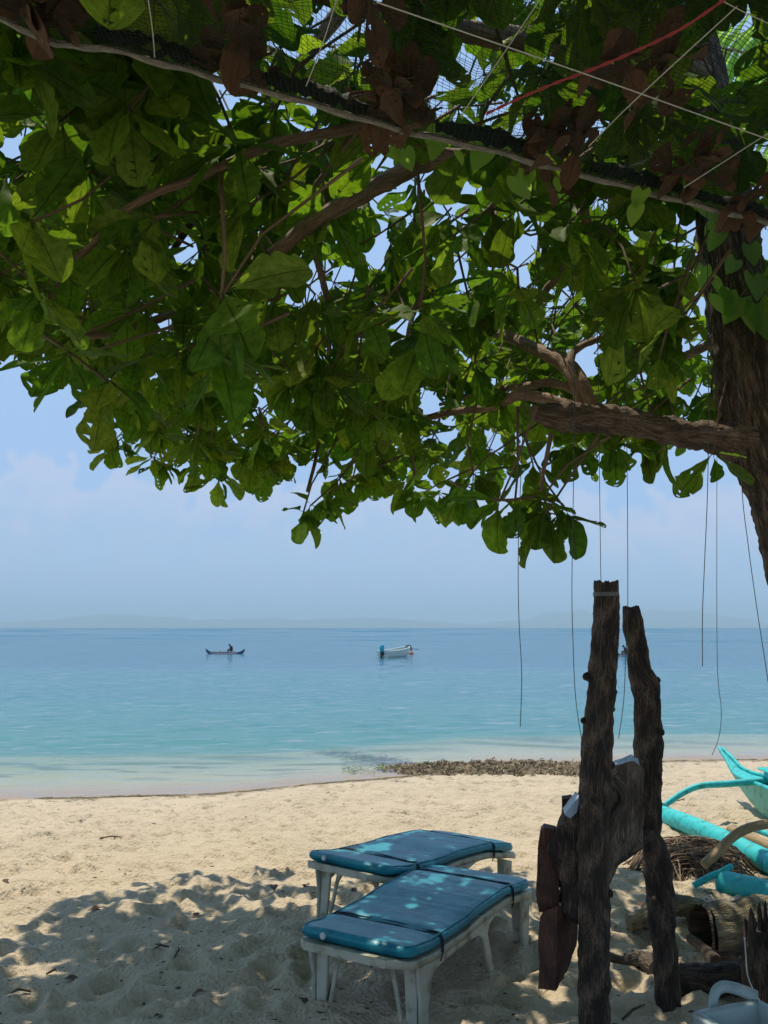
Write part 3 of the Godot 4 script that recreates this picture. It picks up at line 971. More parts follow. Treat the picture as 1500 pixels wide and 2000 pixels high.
func beached_boat() -> void:
	var o := thing("outrigger_boat", "turquoise and sea-green outrigger boat beached at the right edge, prow to the sea", "boat", Vector3.ZERO)
	# hull by sections from the horn of the prow back towards the stern, beyond the frame
	var S := [[-11.62, 0.44, 0.42, 0.010], [-11.52, 0.40, 0.34, 0.022], [-11.38, 0.36, 0.24, 0.035], [-11.15, 0.27, 0.13, 0.06], [-10.9, 0.24, 0.03, 0.11], [-10.6, 0.25, -0.06, 0.17], [-10.2, 0.27, -0.15, 0.24], [-9.7, 0.30, -0.21, 0.29], [-9.0, 0.31, -0.235, 0.32], [-8.0, 0.31, -0.22, 0.33], [-7.0, 0.31, -0.18, 0.31], [-6.0, 0.33, -0.08, 0.22], [-5.3, 0.40, 0.15, 0.06]]
	var hx := 4.38
	var hb := MB.new(); var kb := MB.new()
	var m := 14
	for s in S:
		for k in m + 1:
			var t := float(k) / m * 2.0 - 1.0                       # -1 port gunwale .. 1 starboard
			var y := lerpf(s[2], s[1], pow(absf(t), 1.7))
			hb.p(Vector3(hx + signf(t) * s[3] * pow(absf(t), 0.62), y, s[0]))
	for i in S.size() - 1:
		for k in m:
			var a := i * (m + 1) + k
			hb.quad(a, a + 1, a + m + 2, a + m + 1)
	put("hull", hb.mesh(), M.sea_green, o)
	for i in S.size():
		var s: Array = S[i]
		for q in [-1.0, -0.5, 0.0, 0.5, 1.0]:
			kb.p(Vector3(hx + q * 0.16 * minf(1.0, s[3] * 3.4), lerpf(s[2], s[1], pow(absf(q) * 0.42, 1.7)) - 0.005, s[0]))
	for i in range(4, S.size() - 1):
		for k in 4:
			var a := i * 5 + k
			kb.quad(a, a + 1, a + 6, a + 5)
	put("keel", kb.mesh(), M.keel_pink, o)
	# turquoise gunwales that run up the horn
	for side in [-1.0, 1.0]:
		var g := []
		for s in S: g.append(Vector3(hx + side * (s[3] + 0.008), s[1] + 0.008, s[0]))
		var gb := MB.new()
		var gc := curve(g, 0.08)
		gb.tube(gc, radii(gc.size(), 0.024, 0.024), 8, null, 0, 1, true, 1.0)
		put("gunwale", gb.mesh(), M.turquoise, o)
	var db := MB.new()
	for s in S.slice(1, 8):
		db.p(Vector3(hx - s[3] * 0.96, s[1] - 0.015, s[0])); db.p(Vector3(hx, s[1] + 0.012, s[0])); db.p(Vector3(hx + s[3] * 0.96, s[1] - 0.015, s[0]))
	for i in 6:
		for k in 2:
			var a := i * 3 + k
			db.quad(a, a + 1, a + 4, a + 3)
	put("foredeck", db.mesh(), M.turquoise, o)
	# hatch box with a rimmed lid
	var bx := MB.new()
	bx.box(Transform3D(Basis.IDENTITY, Vector3(hx + 0.02, 0.36, -9.75)), Vector3(0.34, 0.13, 0.5), 0.01)
	var box := put("hatch_box", bx.mesh(), M.turquoise, o)
	bx = MB.new()
	bx.box(Transform3D(Basis.IDENTITY, Vector3(hx + 0.02, 0.44, -9.75)), Vector3(0.44, 0.026, 0.6), 0.008)
	put("lid", bx.mesh(), M.turquoise, box)
	# outrigger arm that bends down to the float
	var fz := -9.95
	var arm := curve([Vector3(3.03, 0.03, fz), at(1305, 1568, 9.95), at(1335, 1548, 9.95), at(1368, 1535, 9.95), at(1420, 1531, 9.95), Vector3(4.5, 0.335, fz), Vector3(5.4, 0.34, fz), Vector3(6.2, 0.05, fz)], 0.06)
	var ab := MB.new()
	ab.tube(arm, radii(arm.size(), 0.030, 0.034, 0.008), 10)
	put("outrigger_arm", ab.mesh(), M.turquoise, o)
	var arm2 := curve([Vector3(3.20, 0.09, -6.6), Vector3(3.45, 0.25, -6.6), Vector3(3.8, 0.36, -6.6), Vector3(4.5, 0.36, -6.6), Vector3(5.4, 0.35, -6.6), Vector3(6.2, 0.05, -6.6)], 0.06)
	ab = MB.new()
	ab.tube(arm2, radii(arm2.size(), 0.030, 0.034), 10)
	put("outrigger_arm", ab.mesh(), M.turquoise, o)
	for fx in [[3.06, 3.22], [6.2, 6.2]]:
		var fl := curve([Vector3(fx[0], -0.02, -10.1), Vector3(fx[0], -0.03, -9.9), Vector3(fx[0] * 0.6 + fx[1] * 0.4, 0.03, -8.9), Vector3(fx[1], 0.06, -7.5), Vector3(fx[1] + 0.03, 0.09, -6.3), Vector3(fx[1] + 0.03, 0.12, -5.6)], 0.1)
		var r := radii(fl.size(), 0.095, 0.095)
		r[0] = 0.07
		var fb := MB.new()
		fb.tube(fl, r, 18)
		put("float", fb.mesh(), M.turquoise, o)
	# lashings where the arms meet the floats
	for q in [Vector3(3.05, -0.01, fz), Vector3(3.21, 0.085, -6.6)]:
		for k in 5:
			var ring := []
			for i in 13: ring.append(q + Vector3(cos(TAU * i / 12.0) * 0.102, sin(TAU * i / 12.0) * 0.102, (k - 2) * 0.014 + 0.004 * sin(i * 1.0 + k)))
			var lb := MB.new()
			lb.tube(ring, radii(13, 0.006, 0.006), 5, null, 0, 1, false)
			put("lashing", lb.mesh(), M.string_white, o)
	# a nearer float lying on the sand, with a crossing stick
	var o2 := thing("outrigger_float", "thick turquoise float pole on the sand with a short stick across its end", "float pole", Vector3.ZERO)
	var a := on(1412, 1722, 0.06); var b := on(1500, 1750, 0.06)
	var dirv := (b - a).normalized()
	var fl2 := [a - dirv * 0.02, a, a + dirv * 0.02, b, b + dirv * 1.6]
	for i in fl2.size(): fl2[i].y = ground_h(fl2[i].x, fl2[i].z) + 0.07
	var f2 := MB.new()
	f2.tube(fl2, [0.06, 0.085, 0.095, 0.095, 0.095], 18)
	put("float", f2.mesh(), M.turquoise, o2)
	var st := [at(1354, 1730, 7.0), at(1385, 1713, 7.0), at(1410, 1702, 7.02), at(1430, 1691, 7.05)]
	var sb := MB.new()
	sb.tube(curve(st, 0.04), radii(curve(st, 0.04).size(), 0.026, 0.022), 9, n1, 0.2, 10.0)
	put("stick", sb.mesh(), M.turquoise, o2)

func stick(called: String, label: String, cat: String, pts: Array, r0: float, r1: float, m: Material, sides := 9, amp := 0.25, group := "") -> Node3D:
	var c := curve(pts, 0.04)
	var mb := MB.new()
	mb.tube(c, radii(c.size(), r0, r1), sides, n1, amp, 18.0, true, 1.0, 1.7)
	var o := put(called, mb.mesh(), m)
	tag(o, label, cat, group)
	return o

func heap_and_logs() -> void:
	# bent bamboo pole that leans over the float
	stick("bamboo_pole", "bent brown bamboo pole leaning over the turquoise float", "pole", [at(1374, 1690, 6.75), at(1402, 1664, 6.8), at(1425, 1640, 6.85), at(1455, 1620, 6.9), at(1500, 1609, 6.95), at(1560, 1604, 7.0)], 0.034, 0.038, M.bamboo, 12, 0.1)
	stick("bamboo_pole", "yellow bamboo pole lying on the sand behind the bent pole", "pole", [on(1428, 1630, 0.0) + Vector3(0, 0.04, 0), on(1470, 1648, 0.0) + Vector3(0, 0.04, 0), on(1540, 1678, 0.0) + Vector3(0, 0.04, 0)], 0.05, 0.05, M.bamboo, 12, 0.12)
	stick("turquoise_pole", "thin turquoise pole on the sand behind the yellow bamboo", "pole", [on(1466, 1627, 0.0) + Vector3(0, 0.05, 0), on(1540, 1655, 0.0) + Vector3(0, 0.05, 0)], 0.028, 0.028, M.turquoise, 10, 0.0)
	# heap of dry vine stems
	var c := seat(on(1352, 1678, 0.05))
	var o := thing("brush_heap", "heap of dry brown vine stems beside the turquoise float", "brushwood", c)
	var bulk := [MB.new(), MB.new()]
	for k in 330:
		var a := rf(-0.25, 0.25) + (PI / 2 if rng.randf() < 0.25 else 0.0)
		var mid := Vector3(rf(-0.36, 0.36), 0, rf(-0.25, 0.28))
		var hh := 0.26 * sqrt(maxf(0.02, 1.0 - pow(mid.x / 0.46, 2.0) - pow(mid.z / 0.36, 2.0))) * sqrt(rng.randf()) + 0.015
		var l := rf(0.12, 0.34)
		var d := Vector3(cos(a), 0, sin(a))
		var pts := []
		for i in 7:
			var t := i / 3.0 - 1.0
			var q := mid + d * l * t + Vector3(rf(-0.012, 0.012), 0, rf(-0.012, 0.012))
			var cap := 0.27 * sqrt(maxf(0.0, 1.0 - pow(q.x / 0.5, 2.0) - pow(q.z / 0.4, 2.0))) + 0.01
			q.y = minf(hh * (1.0 - 0.45 * t * t) + rf(-0.015, 0.015), cap)
			pts.append(q)
		if k >= 285:                                                # stems that stick out forwards
			var x := rf(-0.3, 0.3)
			pts = [Vector3(x, 0.17, -0.02), Vector3(x + rf(-0.05, 0.1), 0.13, 0.16), Vector3(x + rf(-0.02, 0.18), 0.02, rf(0.28, 0.42))]
		var r := rf(0.003, 0.0075)
		if k >= 250:
			var one := MB.new()
			one.tube(pts, radii(pts.size(), r * 1.25, r * 0.7), 5)
			put("stem", one.mesh(), M.twig_pale if rng.randf() < 0.6 else M.twig_dark, o)
		else:
			bulk[k % 2].tube(pts, radii(pts.size(), r, r * 0.6), 4)
	put("stems", bulk[0].mesh(), M.twig_pale, o).set_meta("kind", "stuff")
	put("stems", bulk[1].mesh(), M.twig_dark, o).set_meta("kind", "stuff")
	# big hollow log
	var lg := thing("hollow_log", "pale barkless log with a dark hollow end behind the broken stump", "log", Vector3.ZERO)
	var e0 := seat(on(1374, 1866, 0.0)) + Vector3(0, 0.14, 0)
	var e1 := e0 + Vector3(0.95, -0.02, -0.22)
	var body := curve([e0, e0.lerp(e1, 0.4) + Vector3(0, 0.01, 0), e1], 0.05)
	var lb := MB.new()
	lb.tube(body, radii(body.size(), 0.165, 0.15), 26, n1, 0.35, 5.0, false, 1.0, 1.2)
	put("bark", lb.mesh(), M.log_pale, lg)
	lb = MB.new()
	var inn := curve([e0 + Vector3(0.004, 0, 0), e0.lerp(e1, 0.25), e0.lerp(e1, 0.5)], 0.05)
	lb.tube(inn, radii(inn.size(), 0.156, 0.05), 26, n1, 0.40, 5.0, false)
	put("hollow", lb.mesh(), M.driftwood_dark, lg)
	lb = MB.new()
	for i in 26:
		pass
	var ring0 := MB.new()
	ring0.tube([e0 + Vector3(-0.006, 0, 0.0), e0 + Vector3(0.012, 0, 0)], [0.158, 0.168], 26, n1, 0.36, 5.0, false)
	put("rim", ring0.mesh(), M.driftwood_grey, lg)
	# long log behind the sign post, reaching left
	stick("driftwood_log", "weathered log end poking out left behind the short sign post", "log", [seat(on(1228, 1818)) + Vector3(0, 0.07, 0), seat(on(1270, 1815)) + Vector3(0, 0.09, 0), seat(on(1330, 1812)) + Vector3(0, 0.10, -0.1), seat(on(1400, 1815)) + Vector3(0, 0.05, -0.1), seat(on(1450, 1825)) + Vector3(0, 0.0, -0.1)], 0.055, 0.085, M.log_pale, 16, 0.4)
	stick("driftwood_log", "mossy dark log on the sand in front of the hollow log", "log", [seat(on(1330, 1925)) + Vector3(0, 0.05, 0), seat(on(1400, 1935)) + Vector3(0, 0.06, 0), seat(on(1500, 1935)) + Vector3(0, 0.06, 0), seat(on(1560, 1930)) + Vector3(0, 0.06, 0)], 0.09, 0.11, M.driftwood_dark, 16, 0.4)
	stick("driftwood_branch", "grey forked branch lying between the two logs", "branch", [seat(on(1348, 1868)) + Vector3(0, 0.10, 0), seat(on(1370, 1880)) + Vector3(0, 0.09, 0), seat(on(1400, 1902)) + Vector3(0, 0.05, 0)], 0.025, 0.04, M.driftwood_grey, 12, 0.4)
	stick("driftwood_branch", "grey root snaking over sand behind the tall sign post", "branch", [seat(on(1185, 1868)) + Vector3(0, 0.03, 0), seat(on(1220, 1872)) + Vector3(0, 0.05, 0), seat(on(1255, 1890)) + Vector3(0, 0.05, 0), seat(on(1285, 1915)) + Vector3(0, 0.03, 0)], 0.035, 0.055, M.driftwood_grey, 14, 0.5)
	stick("driftwood_branch", "flat grey branch under the hollow log beside the broken stump", "branch", [seat(on(1385, 1882)) + Vector3(0, 0.03, 0), seat(on(1430, 1884)) + Vector3(0, 0.04, 0), seat(on(1500, 1885)) + Vector3(0, 0.04, 0)], 0.03, 0.035, M.driftwood_grey, 10, 0.4)
	# broken stump with splinters
	var st := thing("broken_stump", "dark broken stump with upright splinters at the right edge", "stump", Vector3.ZERO)
	var sb := MB.new()
	var sp := curve([at(1506, 1985, 4.75), at(1500, 1920, 4.75), at(1494, 1860, 4.75), at(1488, 1812, 4.75)], 0.03)
	sb.tube(sp, radii(sp.size(), 0.115, 0.09), 22, n1, 0.55, 9.0, true, 1.0, 1.5)
	put("trunk", sb.mesh(), M.driftwood_dark, st)
	for q in [[1455, 1792, 1466, 1838, 0.016], [1466, 1772, 1470, 1850, 0.018], [1472, 1786, 1478, 1850, 0.015], [1483, 1762, 1484, 1850, 0.014], [1495, 1758, 1494, 1850, 0.012], [1478, 1800, 1482, 1880, 0.03], [1461, 1800, 1472, 1905, 0.022], [1508, 1775, 1505, 1850, 0.02]]:
		var mb := MB.new()
		var zq := 4.72 + rf(-0.05, 0.06)
		var a := at(q[2], q[3], zq); var b := at(q[0], q[1], zq)
		mb.tube([a, a.lerp(b, 0.5) + Vector3(rf(-0.008, 0.008), 0, 0), a.lerp(b, 0.85), b], [q[4] * 1.3, q[4], q[4] * 0.7, 0.002], 6, n1, 0.6, 25.0)
		put("splinter", mb.mesh(), M.driftwood_dark, st)
	stick("white_cord", "thin pale cord hanging down the broken stump", "cord", [at(1454, 1832, 4.62), at(1457, 1870, 4.62), at(1460, 1905, 4.6), at(1472, 1935, 4.6), at(1484, 1955, 4.6)], 0.0035, 0.0035, M.string_white, 5, 0.0)

func grey_chair() -> void:
	# corner of a moulded plastic tray seat
	var o := thing("plastic_chair", "pale grey moulded plastic seat corner at bottom right of the picture", "chair", Vector3.ZERO)
	var h := 0.42
	var A := on(1347, 1975, h); var B := on(1478, 1948, h)
	var u := (B - A).normalized(); var w := Vector3(-u.z, 0, u.x)
	w = Vector3(0.30, 0, 0.95).normalized()
	var uu := Vector3(0.93, 0, -0.36).normalized()
	var L := A.distance_to(B) ; var D := 0.6
	# rim: a flat-topped rail round the tray, inner wall down to the floor
	var mb := MB.new()
	var prof := [[0.0, -0.10], [-0.004, -0.01], [0.004, 0.0], [0.035, 0.002], [0.045, -0.006], [0.055, -0.10], [0.075, -0.115]]
	var corner := [A, A + uu * (L + 0.0), A + uu * (L + 0.0) + w * D, A + w * D]
	var mid: Vector3 = (corner[0] + corner[2]) * 0.5
	var loop := []
	for i in 4:
		var p0: Vector3 = corner[(i + 3) % 4]; var p1: Vector3 = corner[i]; var p2: Vector3 = corner[(i + 1) % 4]
		for k in 5:
			var t := k / 4.0
			var s := p1 + (p0 - p1).normalized() * 0.04; var e := p1 + (p2 - p1).normalized() * 0.04
			loop.append(s.lerp(p1, t).lerp(p1.lerp(e, t), t))
	for i in loop.size():
		var q: Vector3 = loop[i]
		var t: Vector3 = (loop[(i + 1) % loop.size()] - loop[(i + loop.size() - 1) % loop.size()]).normalized()
		var inw := Vector3(-t.z, 0, t.x)
		if inw.dot(mid - q) < 0: inw = -inw
		for pr in prof: mb.p(q + inw * pr[0] + Vector3(0, pr[1], 0))
	var np := prof.size(); var nl := loop.size()
	for i in nl:
		for k in np - 1:
			var a := i * np + k; var b := ((i + 1) % nl) * np + k
			mb.quad(a, b, b + 1, a + 1)
	put("rim", mb.mesh(), M.grey_plastic, o)
	var fb := MB.new()
	var cen := fb.p(mid + Vector3(0, -0.116, 0))
	var first := fb.v.size()
	for i in nl: fb.p(mb.v[i * np + np - 1])
	for i in nl: fb.tri(cen, first + i, first + (i + 1) % nl)
	put("seat", fb.mesh(), M.grey_plastic, o)
	for q in [0.08, 0.92]:
		for r in [0.08, 0.92]:
			var lp: Vector3 = A + uu * L * q + w * D * r
			var lb := MB.new()
			lb.box(Transform3D(Basis(uu, Vector3.UP, uu.cross(Vector3.UP)), Vector3(lp.x, (h - 0.1) * 0.5 - 0.03, lp.z)), Vector3(0.05, h - 0.06, 0.05), 0.008)
			put("leg", lb.mesh(), M.grey_plastic, o)
	# arched arm rising behind the rim
	var zc := -A.z - 0.02
	var base := A + uu * L * 0.36
	var arch := curve([at(1392, 1972, zc + 0.12), at(1394, 1948, zc + 0.13), at(1402, 1932, zc + 0.15), at(1418, 1927, zc + 0.17), at(1446, 1934, zc + 0.17), at(1478, 1948, zc + 0.16)], 0.02)
	var ab := MB.new()
	ab.tube(arch, radii(arch.size(), 0.012, 0.018), 10, null, 0, 1, true, 1.6)
	put("arm", ab.mesh(), M.grey_plastic, o)

# a continuous body: tapered capsules smoothly joined, meshed as surface nets
func body_mesh(bones: Array, cell: float, blend: float) -> ArrayMesh:
	var lo := Vector3.INF; var hi := -Vector3.INF
	for b in bones:
		for e in [[b[0], b[2]], [b[1], b[3]]]:
			lo = lo.min(e[0] - Vector3.ONE * (e[1] + cell * 2)); hi = hi.max(e[0] + Vector3.ONE * (e[1] + cell * 2))
	var nx := int((hi.x - lo.x) / cell) + 2; var ny := int((hi.y - lo.y) / cell) + 2; var nz := int((hi.z - lo.z) / cell) + 2
	var f := PackedFloat32Array()
	f.resize(nx * ny * nz)
	for z in nz:
		for y in ny:
			for x in nx:
				var q := lo + Vector3(x, y, z) * cell
				var d := 1e3
				for b in bones:
					var ab: Vector3 = b[1] - b[0]
					var t := clampf((q - b[0]).dot(ab) / maxf(1e-6, ab.length_squared()), 0.0, 1.0)
					var e: float = q.distance_to(b[0] + ab * t) - lerpf(b[2], b[3], t)
					var h := clampf(0.5 + 0.5 * (d - e) / blend, 0.0, 1.0)
					d = lerpf(d, e, h) - blend * h * (1.0 - h)
				f[(z * ny + y) * nx + x] = d
	var mb := MB.new()
	var id := {}
	for z in nz - 1:
		for y in ny - 1:
			for x in nx - 1:
				var s := Vector3.ZERO; var n := 0
				var neg := 0
				for k in 8:
					if f[((z + (k >> 2)) * ny + y + ((k >> 1) & 1)) * nx + x + (k & 1)] < 0.0: neg += 1
				if neg == 0 or neg == 8: continue
				for k in 8:
					for ax in 3:
						if k & (1 << ax): continue
						var k2 := k | (1 << ax)
						var a := f[((z + (k >> 2)) * ny + y + ((k >> 1) & 1)) * nx + x + (k & 1)]
						var b := f[((z + (k2 >> 2)) * ny + y + ((k2 >> 1) & 1)) * nx + x + (k2 & 1)]
						if (a < 0.0) != (b < 0.0):
							var o := Vector3(k & 1, (k >> 1) & 1, k >> 2)
							o[ax] += a / (a - b)
							s += o; n += 1
				id[Vector3i(x, y, z)] = mb.p(lo + (Vector3(x, y, z) + s / n) * cell)
	for z in range(1, nz - 1):
		for y in range(1, ny - 1):
			for x in range(1, nx - 1):
				var a := f[(z * ny + y) * nx + x]
				for ax in 3:
					var st: int = [1, nx, nx * ny][ax]
					var b := f[(z * ny + y) * nx + x + st]
					if (a < 0.0) == (b < 0.0): continue
					var u := Vector3i.ZERO; var w := Vector3i.ZERO
					u[(ax + 1) % 3] = 1; w[(ax + 2) % 3] = 1
					var p := Vector3i(x, y, z)
					var k := [id.get(p - u - w, -1), id.get(p - w, -1), id.get(p, -1), id.get(p - u, -1)]
					if k.min() < 0: continue
					if a < 0.0: mb.quad(k[0], k[3], k[2], k[1])
					else: mb.quad(k[0], k[1], k[2], k[3])
	return mb.mesh()

func paddler(label: String, where: Vector3) -> void:
	var o := thing("person", label, "person", where)
	# seated, bent forward to the left, hands before the knees
	var hip := Vector3(0.05, 0.12, 0); var chest := Vector3(-0.02, 0.48, 0); var neck := Vector3(-0.10, 0.60, 0); var head := Vector3(-0.20, 0.70, 0)
	var B := [[hip + Vector3(0, 0, -0.07), hip + Vector3(0, 0, 0.07), 0.11, 0.11], [hip, chest, 0.125, 0.145], [chest + Vector3(0, 0.03, -0.13), chest + Vector3(0, 0.03, 0.13), 0.07, 0.07], [chest, neck, 0.10, 0.055], [neck, head, 0.052, 0.06]]
	for s in [-1.0, 1.0]:
		var sh := chest + Vector3(-0.01, 0.05, 0.17 * s); var el := Vector3(-0.10, 0.30, 0.20 * s); var wr := Vector3(-0.32, 0.27, 0.10 * s)
		B.append([sh, el, 0.052, 0.042]); B.append([el, wr, 0.042, 0.028]); B.append([wr, wr + Vector3(-0.09, -0.01, -0.01 * s), 0.03, 0.022])
		var kn := Vector3(-0.30, 0.22, 0.14 * s); var an := Vector3(-0.36, -0.10, 0.12 * s)
		B.append([hip + Vector3(0, 0, 0.08 * s), kn, 0.085, 0.06]); B.append([kn, an, 0.058, 0.04]); B.append([an, an + Vector3(-0.13, -0.02, 0), 0.04, 0.03])
	B.append([head + Vector3(0.01, 0.02, 0), head + Vector3(-0.02, -0.02, 0), 0.092, 0.075])
	B.append([head + Vector3(-0.09, -0.01, 0), head + Vector3(-0.102, -0.02, 0), 0.016, 0.012])
	put("body", body_mesh(B, 0.026, 0.03), M.skin, o)
	put("shirt", body_mesh([[hip, chest, 0.138, 0.158], [chest + Vector3(0, 0.03, -0.15), chest + Vector3(0, 0.03, 0.15), 0.078, 0.078], [chest + Vector3(-0.01, 0.05, -0.17), Vector3(-0.06, 0.38, -0.19), 0.064, 0.06], [chest + Vector3(-0.01, 0.05, 0.17), Vector3(-0.06, 0.38, 0.19), 0.064, 0.06]], 0.03, 0.03), M.shirt, o)
	put("hair", body_mesh([[head + Vector3(0.03, 0.05, 0), head + Vector3(-0.02, 0.055, 0), 0.085, 0.075]], 0.025, 0.02), M.hair, o)

func canoe(label: String, where: Vector3, turn: float, L: float) -> void:
	var o := thing("outrigger_canoe", label, "canoe", where, turn, "paddled canoes on the sea")
	var mb := MB.new()
	var n := 28; var m := 10
	for i in n + 1:
		var t := float(i) / n * 2.0 - 1.0
		var w := 0.26 * pow(maxf(0.0, 1.0 - pow(absf(t), 2.4)), 0.8) + 0.012
		var lift := 0.34 * pow(maxf(0.0, (absf(t) - 0.66) / 0.34), 2.0)
		for k in m + 1:
			var s := float(k) / m * 2.0 - 1.0
			mb.p(Vector3(t * L * 0.5, lerpf(-0.16 + lift * 0.98, 0.12 + lift, pow(absf(s), 1.6)), signf(s) * w * pow(absf(s), 0.6)))
	for i in n:
		for k in m:
			var a := i * (m + 1) + k
			mb.quad(a, a + m + 1, a + m + 2, a + 1)
	put("hull", mb.mesh(), M.boat_navy, o)
	for s in [-1.0, 1.0]:
		var g := []
		for i in 15:
			var t := (i / 7.0 - 1.0)
			g.append(Vector3(t * L * 0.5, 0.125 + 0.34 * pow(maxf(0.0, (absf(t) - 0.66) / 0.34), 2.0), s * (0.26 * pow(maxf(0.0, 1.0 - pow(absf(t), 2.4)), 0.8) + 0.015)))
		var gb := MB.new()
		gb.tube(g, radii(15, 0.018, 0.018), 6)
		put("gunwale", gb.mesh(), M.boat_navy, o)
	var db := MB.new()
	db.box(Transform3D(Basis.IDENTITY, Vector3(-L * 0.10, 0.19, 0)), Vector3(L * 0.42, 0.03, 0.42), 0.01)
	put("deck", db.mesh(), M.boat_grey, o)
	for x in [-L * 0.16, L * 0.2]:
		var ab := MB.new()
		ab.tube(curve([Vector3(x, 0.05, -1.0), Vector3(x, 0.26, -0.7), Vector3(x, 0.3, 0), Vector3(x, 0.26, 0.7), Vector3(x, 0.03, 1.0)], 0.12), radii(curve([Vector3(x, 0.05, -1.0), Vector3(x, 0.26, -0.7), Vector3(x, 0.3, 0), Vector3(x, 0.26, 0.7), Vector3(x, 0.03, 1.0)], 0.12).size(), 0.022, 0.022), 6)
		put("outrigger_arm", ab.mesh(), M.boat_grey, o)
	for s in [-1.0, 1.0]:
		var fb := MB.new()
		fb.tube([Vector3(-L * 0.36, 0.08, s), Vector3(-L * 0.25, 0.02, s), Vector3(L * 0.25, 0.02, s), Vector3(L * 0.36, 0.08, s)], [0.02, 0.05, 0.05, 0.02], 8)
		put("float", fb.mesh(), M.boat_grey, o)

func far_boats() -> void:
	var c1 := on(440, 1276, SEA)
	canoe("dark blue outrigger canoe with a paddler far out on the left", c1, 0.06, 3.95)
	paddler("crouching person in dark clothes in the left outrigger canoe", c1 + Vector3(0.60, 0.14, -0.02))
	var c2 := on(1214, 1280, SEA)
	canoe("small far canoe half hidden behind the two sign posts", c2, 0.1, 2.7)
	paddler("tiny dark figure in the canoe seen between the sign posts", c2 + Vector3(0.40, 0.14, -0.02))
	# moored motor boat seen from its stern quarter
	var p := on(748, 1283, SEA)
	var o := thing("motor_boat", "white open motor boat with turquoise covered outboard moored offshore", "boat", p, 0.0)
	o.rotation.y = -0.62
	var mb := MB.new()
	var n := 20; var m := 12
	var L := 4.1
	var half := func(t: float) -> float: return 0.72 * (1.0 if t < 0.35 else sqrt(maxf(0.0, 1.0 - pow((t - 0.35) / 0.65, 2.4)))) + 0.01
	var top := func(t: float) -> float: return 0.50 + 0.34 * pow(t, 2.0)
	for i in n + 1:
		var t := float(i) / n
		for k in m + 1:
			var s := float(k) / m * 2.0 - 1.0
			mb.p(Vector3(signf(s) * half.call(t) * pow(absf(s), 0.42), lerpf(-0.22 + 0.35 * pow(t, 4.0), top.call(t), pow(absf(s), 1.5)), -t * L))
	for i in n:
		for k in m:
			var a := i * (m + 1) + k
			mb.quad(a, a + 1, a + m + 2, a + m + 1)
	put("hull", mb.mesh(), M.boat_white, o)
	var tr := MB.new()
	var pts := []
	for k in m + 1: pts.append(mb.v[k])
	for k in m - 1: tr.face([pts[0] * 0.5 + pts[m] * 0.5, pts[k + 1] if k < m - 1 else pts[k], pts[k]])
	tr.face([pts[0] * 0.5 + pts[m] * 0.5, pts[m], pts[m - 1]])
	tr.face([pts[0] * 0.5 + pts[m] * 0.5, pts[m - 1], pts[m - 2]])
	put("transom", tr.mesh(), M.boat_white, o)
	for s in [-1.0, 1.0]:
		var g := []
		for i in 16: g.append(Vector3(s * half.call(i / 15.0), top.call(i / 15.0) + 0.01, -i / 15.0 * L))
		var gb := MB.new()
		gb.tube(g, radii(16, 0.055, 0.055), 8)
		put("gunwale", gb.mesh(), M.boat_white, o)
	var fb := MB.new()
	for i in 13:
		var t := i / 12.0
		fb.p(Vector3(-half.call(t) * 0.9, top.call(t) - 0.16, -t * L)); fb.p(Vector3(half.call(t) * 0.9, top.call(t) - 0.16, -t * L))
	for i in 12: fb.quad(i * 2, i * 2 + 1, i * 2 + 3, i * 2 + 2)
	put("inside_floor", fb.mesh(), M.boat_inside, o)
	var en := thing("outboard_motor", "outboard motor under a turquoise cover on the white boat's stern", "outboard motor", p)
	en.rotation.y = -0.62
	var eb := MB.new()
	eb.tube([Vector3(0, 0.42, 0.14), Vector3(0, 0.5, 0.15), Vector3(0, 0.8, 0.16), Vector3(0, 1.02, 0.12), Vector3(0, 1.1, 0.06)], [0.14, 0.20, 0.22, 0.19, 0.06], 12, n1, 0.2, 3.0)
	put("cover", eb.mesh(), M.engine_cover, en)
	eb = MB.new()
	eb.tube([Vector3(0, 0.5, 0.2), Vector3(0, 0.1, 0.24), Vector3(0, -0.25, 0.26)], [0.14, 0.11, 0.09], 10)
	eb.box(Transform3D(Basis.IDENTITY, Vector3(0, 0.32, 0.14)), Vector3(0.34, 0.34, 0.16), 0.03)
	put("engine_leg", eb.mesh(), M.engine_black, en)
	var cv := MB.new()
	cv.tube(curve([Vector3(-0.2, 0.86, -3.9), Vector3(0.1, 0.96, -4.05), Vector3(0.22, 0.80, -4.2), Vector3(0.2, 0.45, -4.25)], 0.08), radii(curve([Vector3(-0.2, 0.86, -3.9), Vector3(0.1, 0.96, -4.05), Vector3(0.22, 0.80, -4.2), Vector3(0.2, 0.45, -4.25)], 0.08).size(), 0.05, 0.07), 8)
	put("bow_fender", cv.mesh(), M.engine_black, o)
	var q := on(803, 1277, SEA)
	var bu := thing("mooring_buoy", "red and pale mooring buoy floating right of the motor boat", "buoy", q)
	var ub := MB.new()
	ub.tube([Vector3(0, -0.15, 0), Vector3(0, -0.08, 0), Vector3(0, 0.06, 0), Vector3(0, 0.19, 0), Vector3(0, 0.24, 0), Vector3(0, 0.32, 0)], [0.08, 0.22, 0.27, 0.16, 0.05, 0.04], 12)
	put("float", ub.mesh(), M.buoy_red, bu)
	var pb := MB.new()
	pb.tube([Vector3(-1.4, 0.62, -0.4), Vector3(-0.3, 0.50, -0.2), Vector3(0.75, 0.46, 0.0)], [0.035, 0.04, 0.03], 7)
	tag(put("mooring_pole", pb.mesh(), M.engine_black), "dark pole sticking out from the motor boat's bow", "pole").position = q

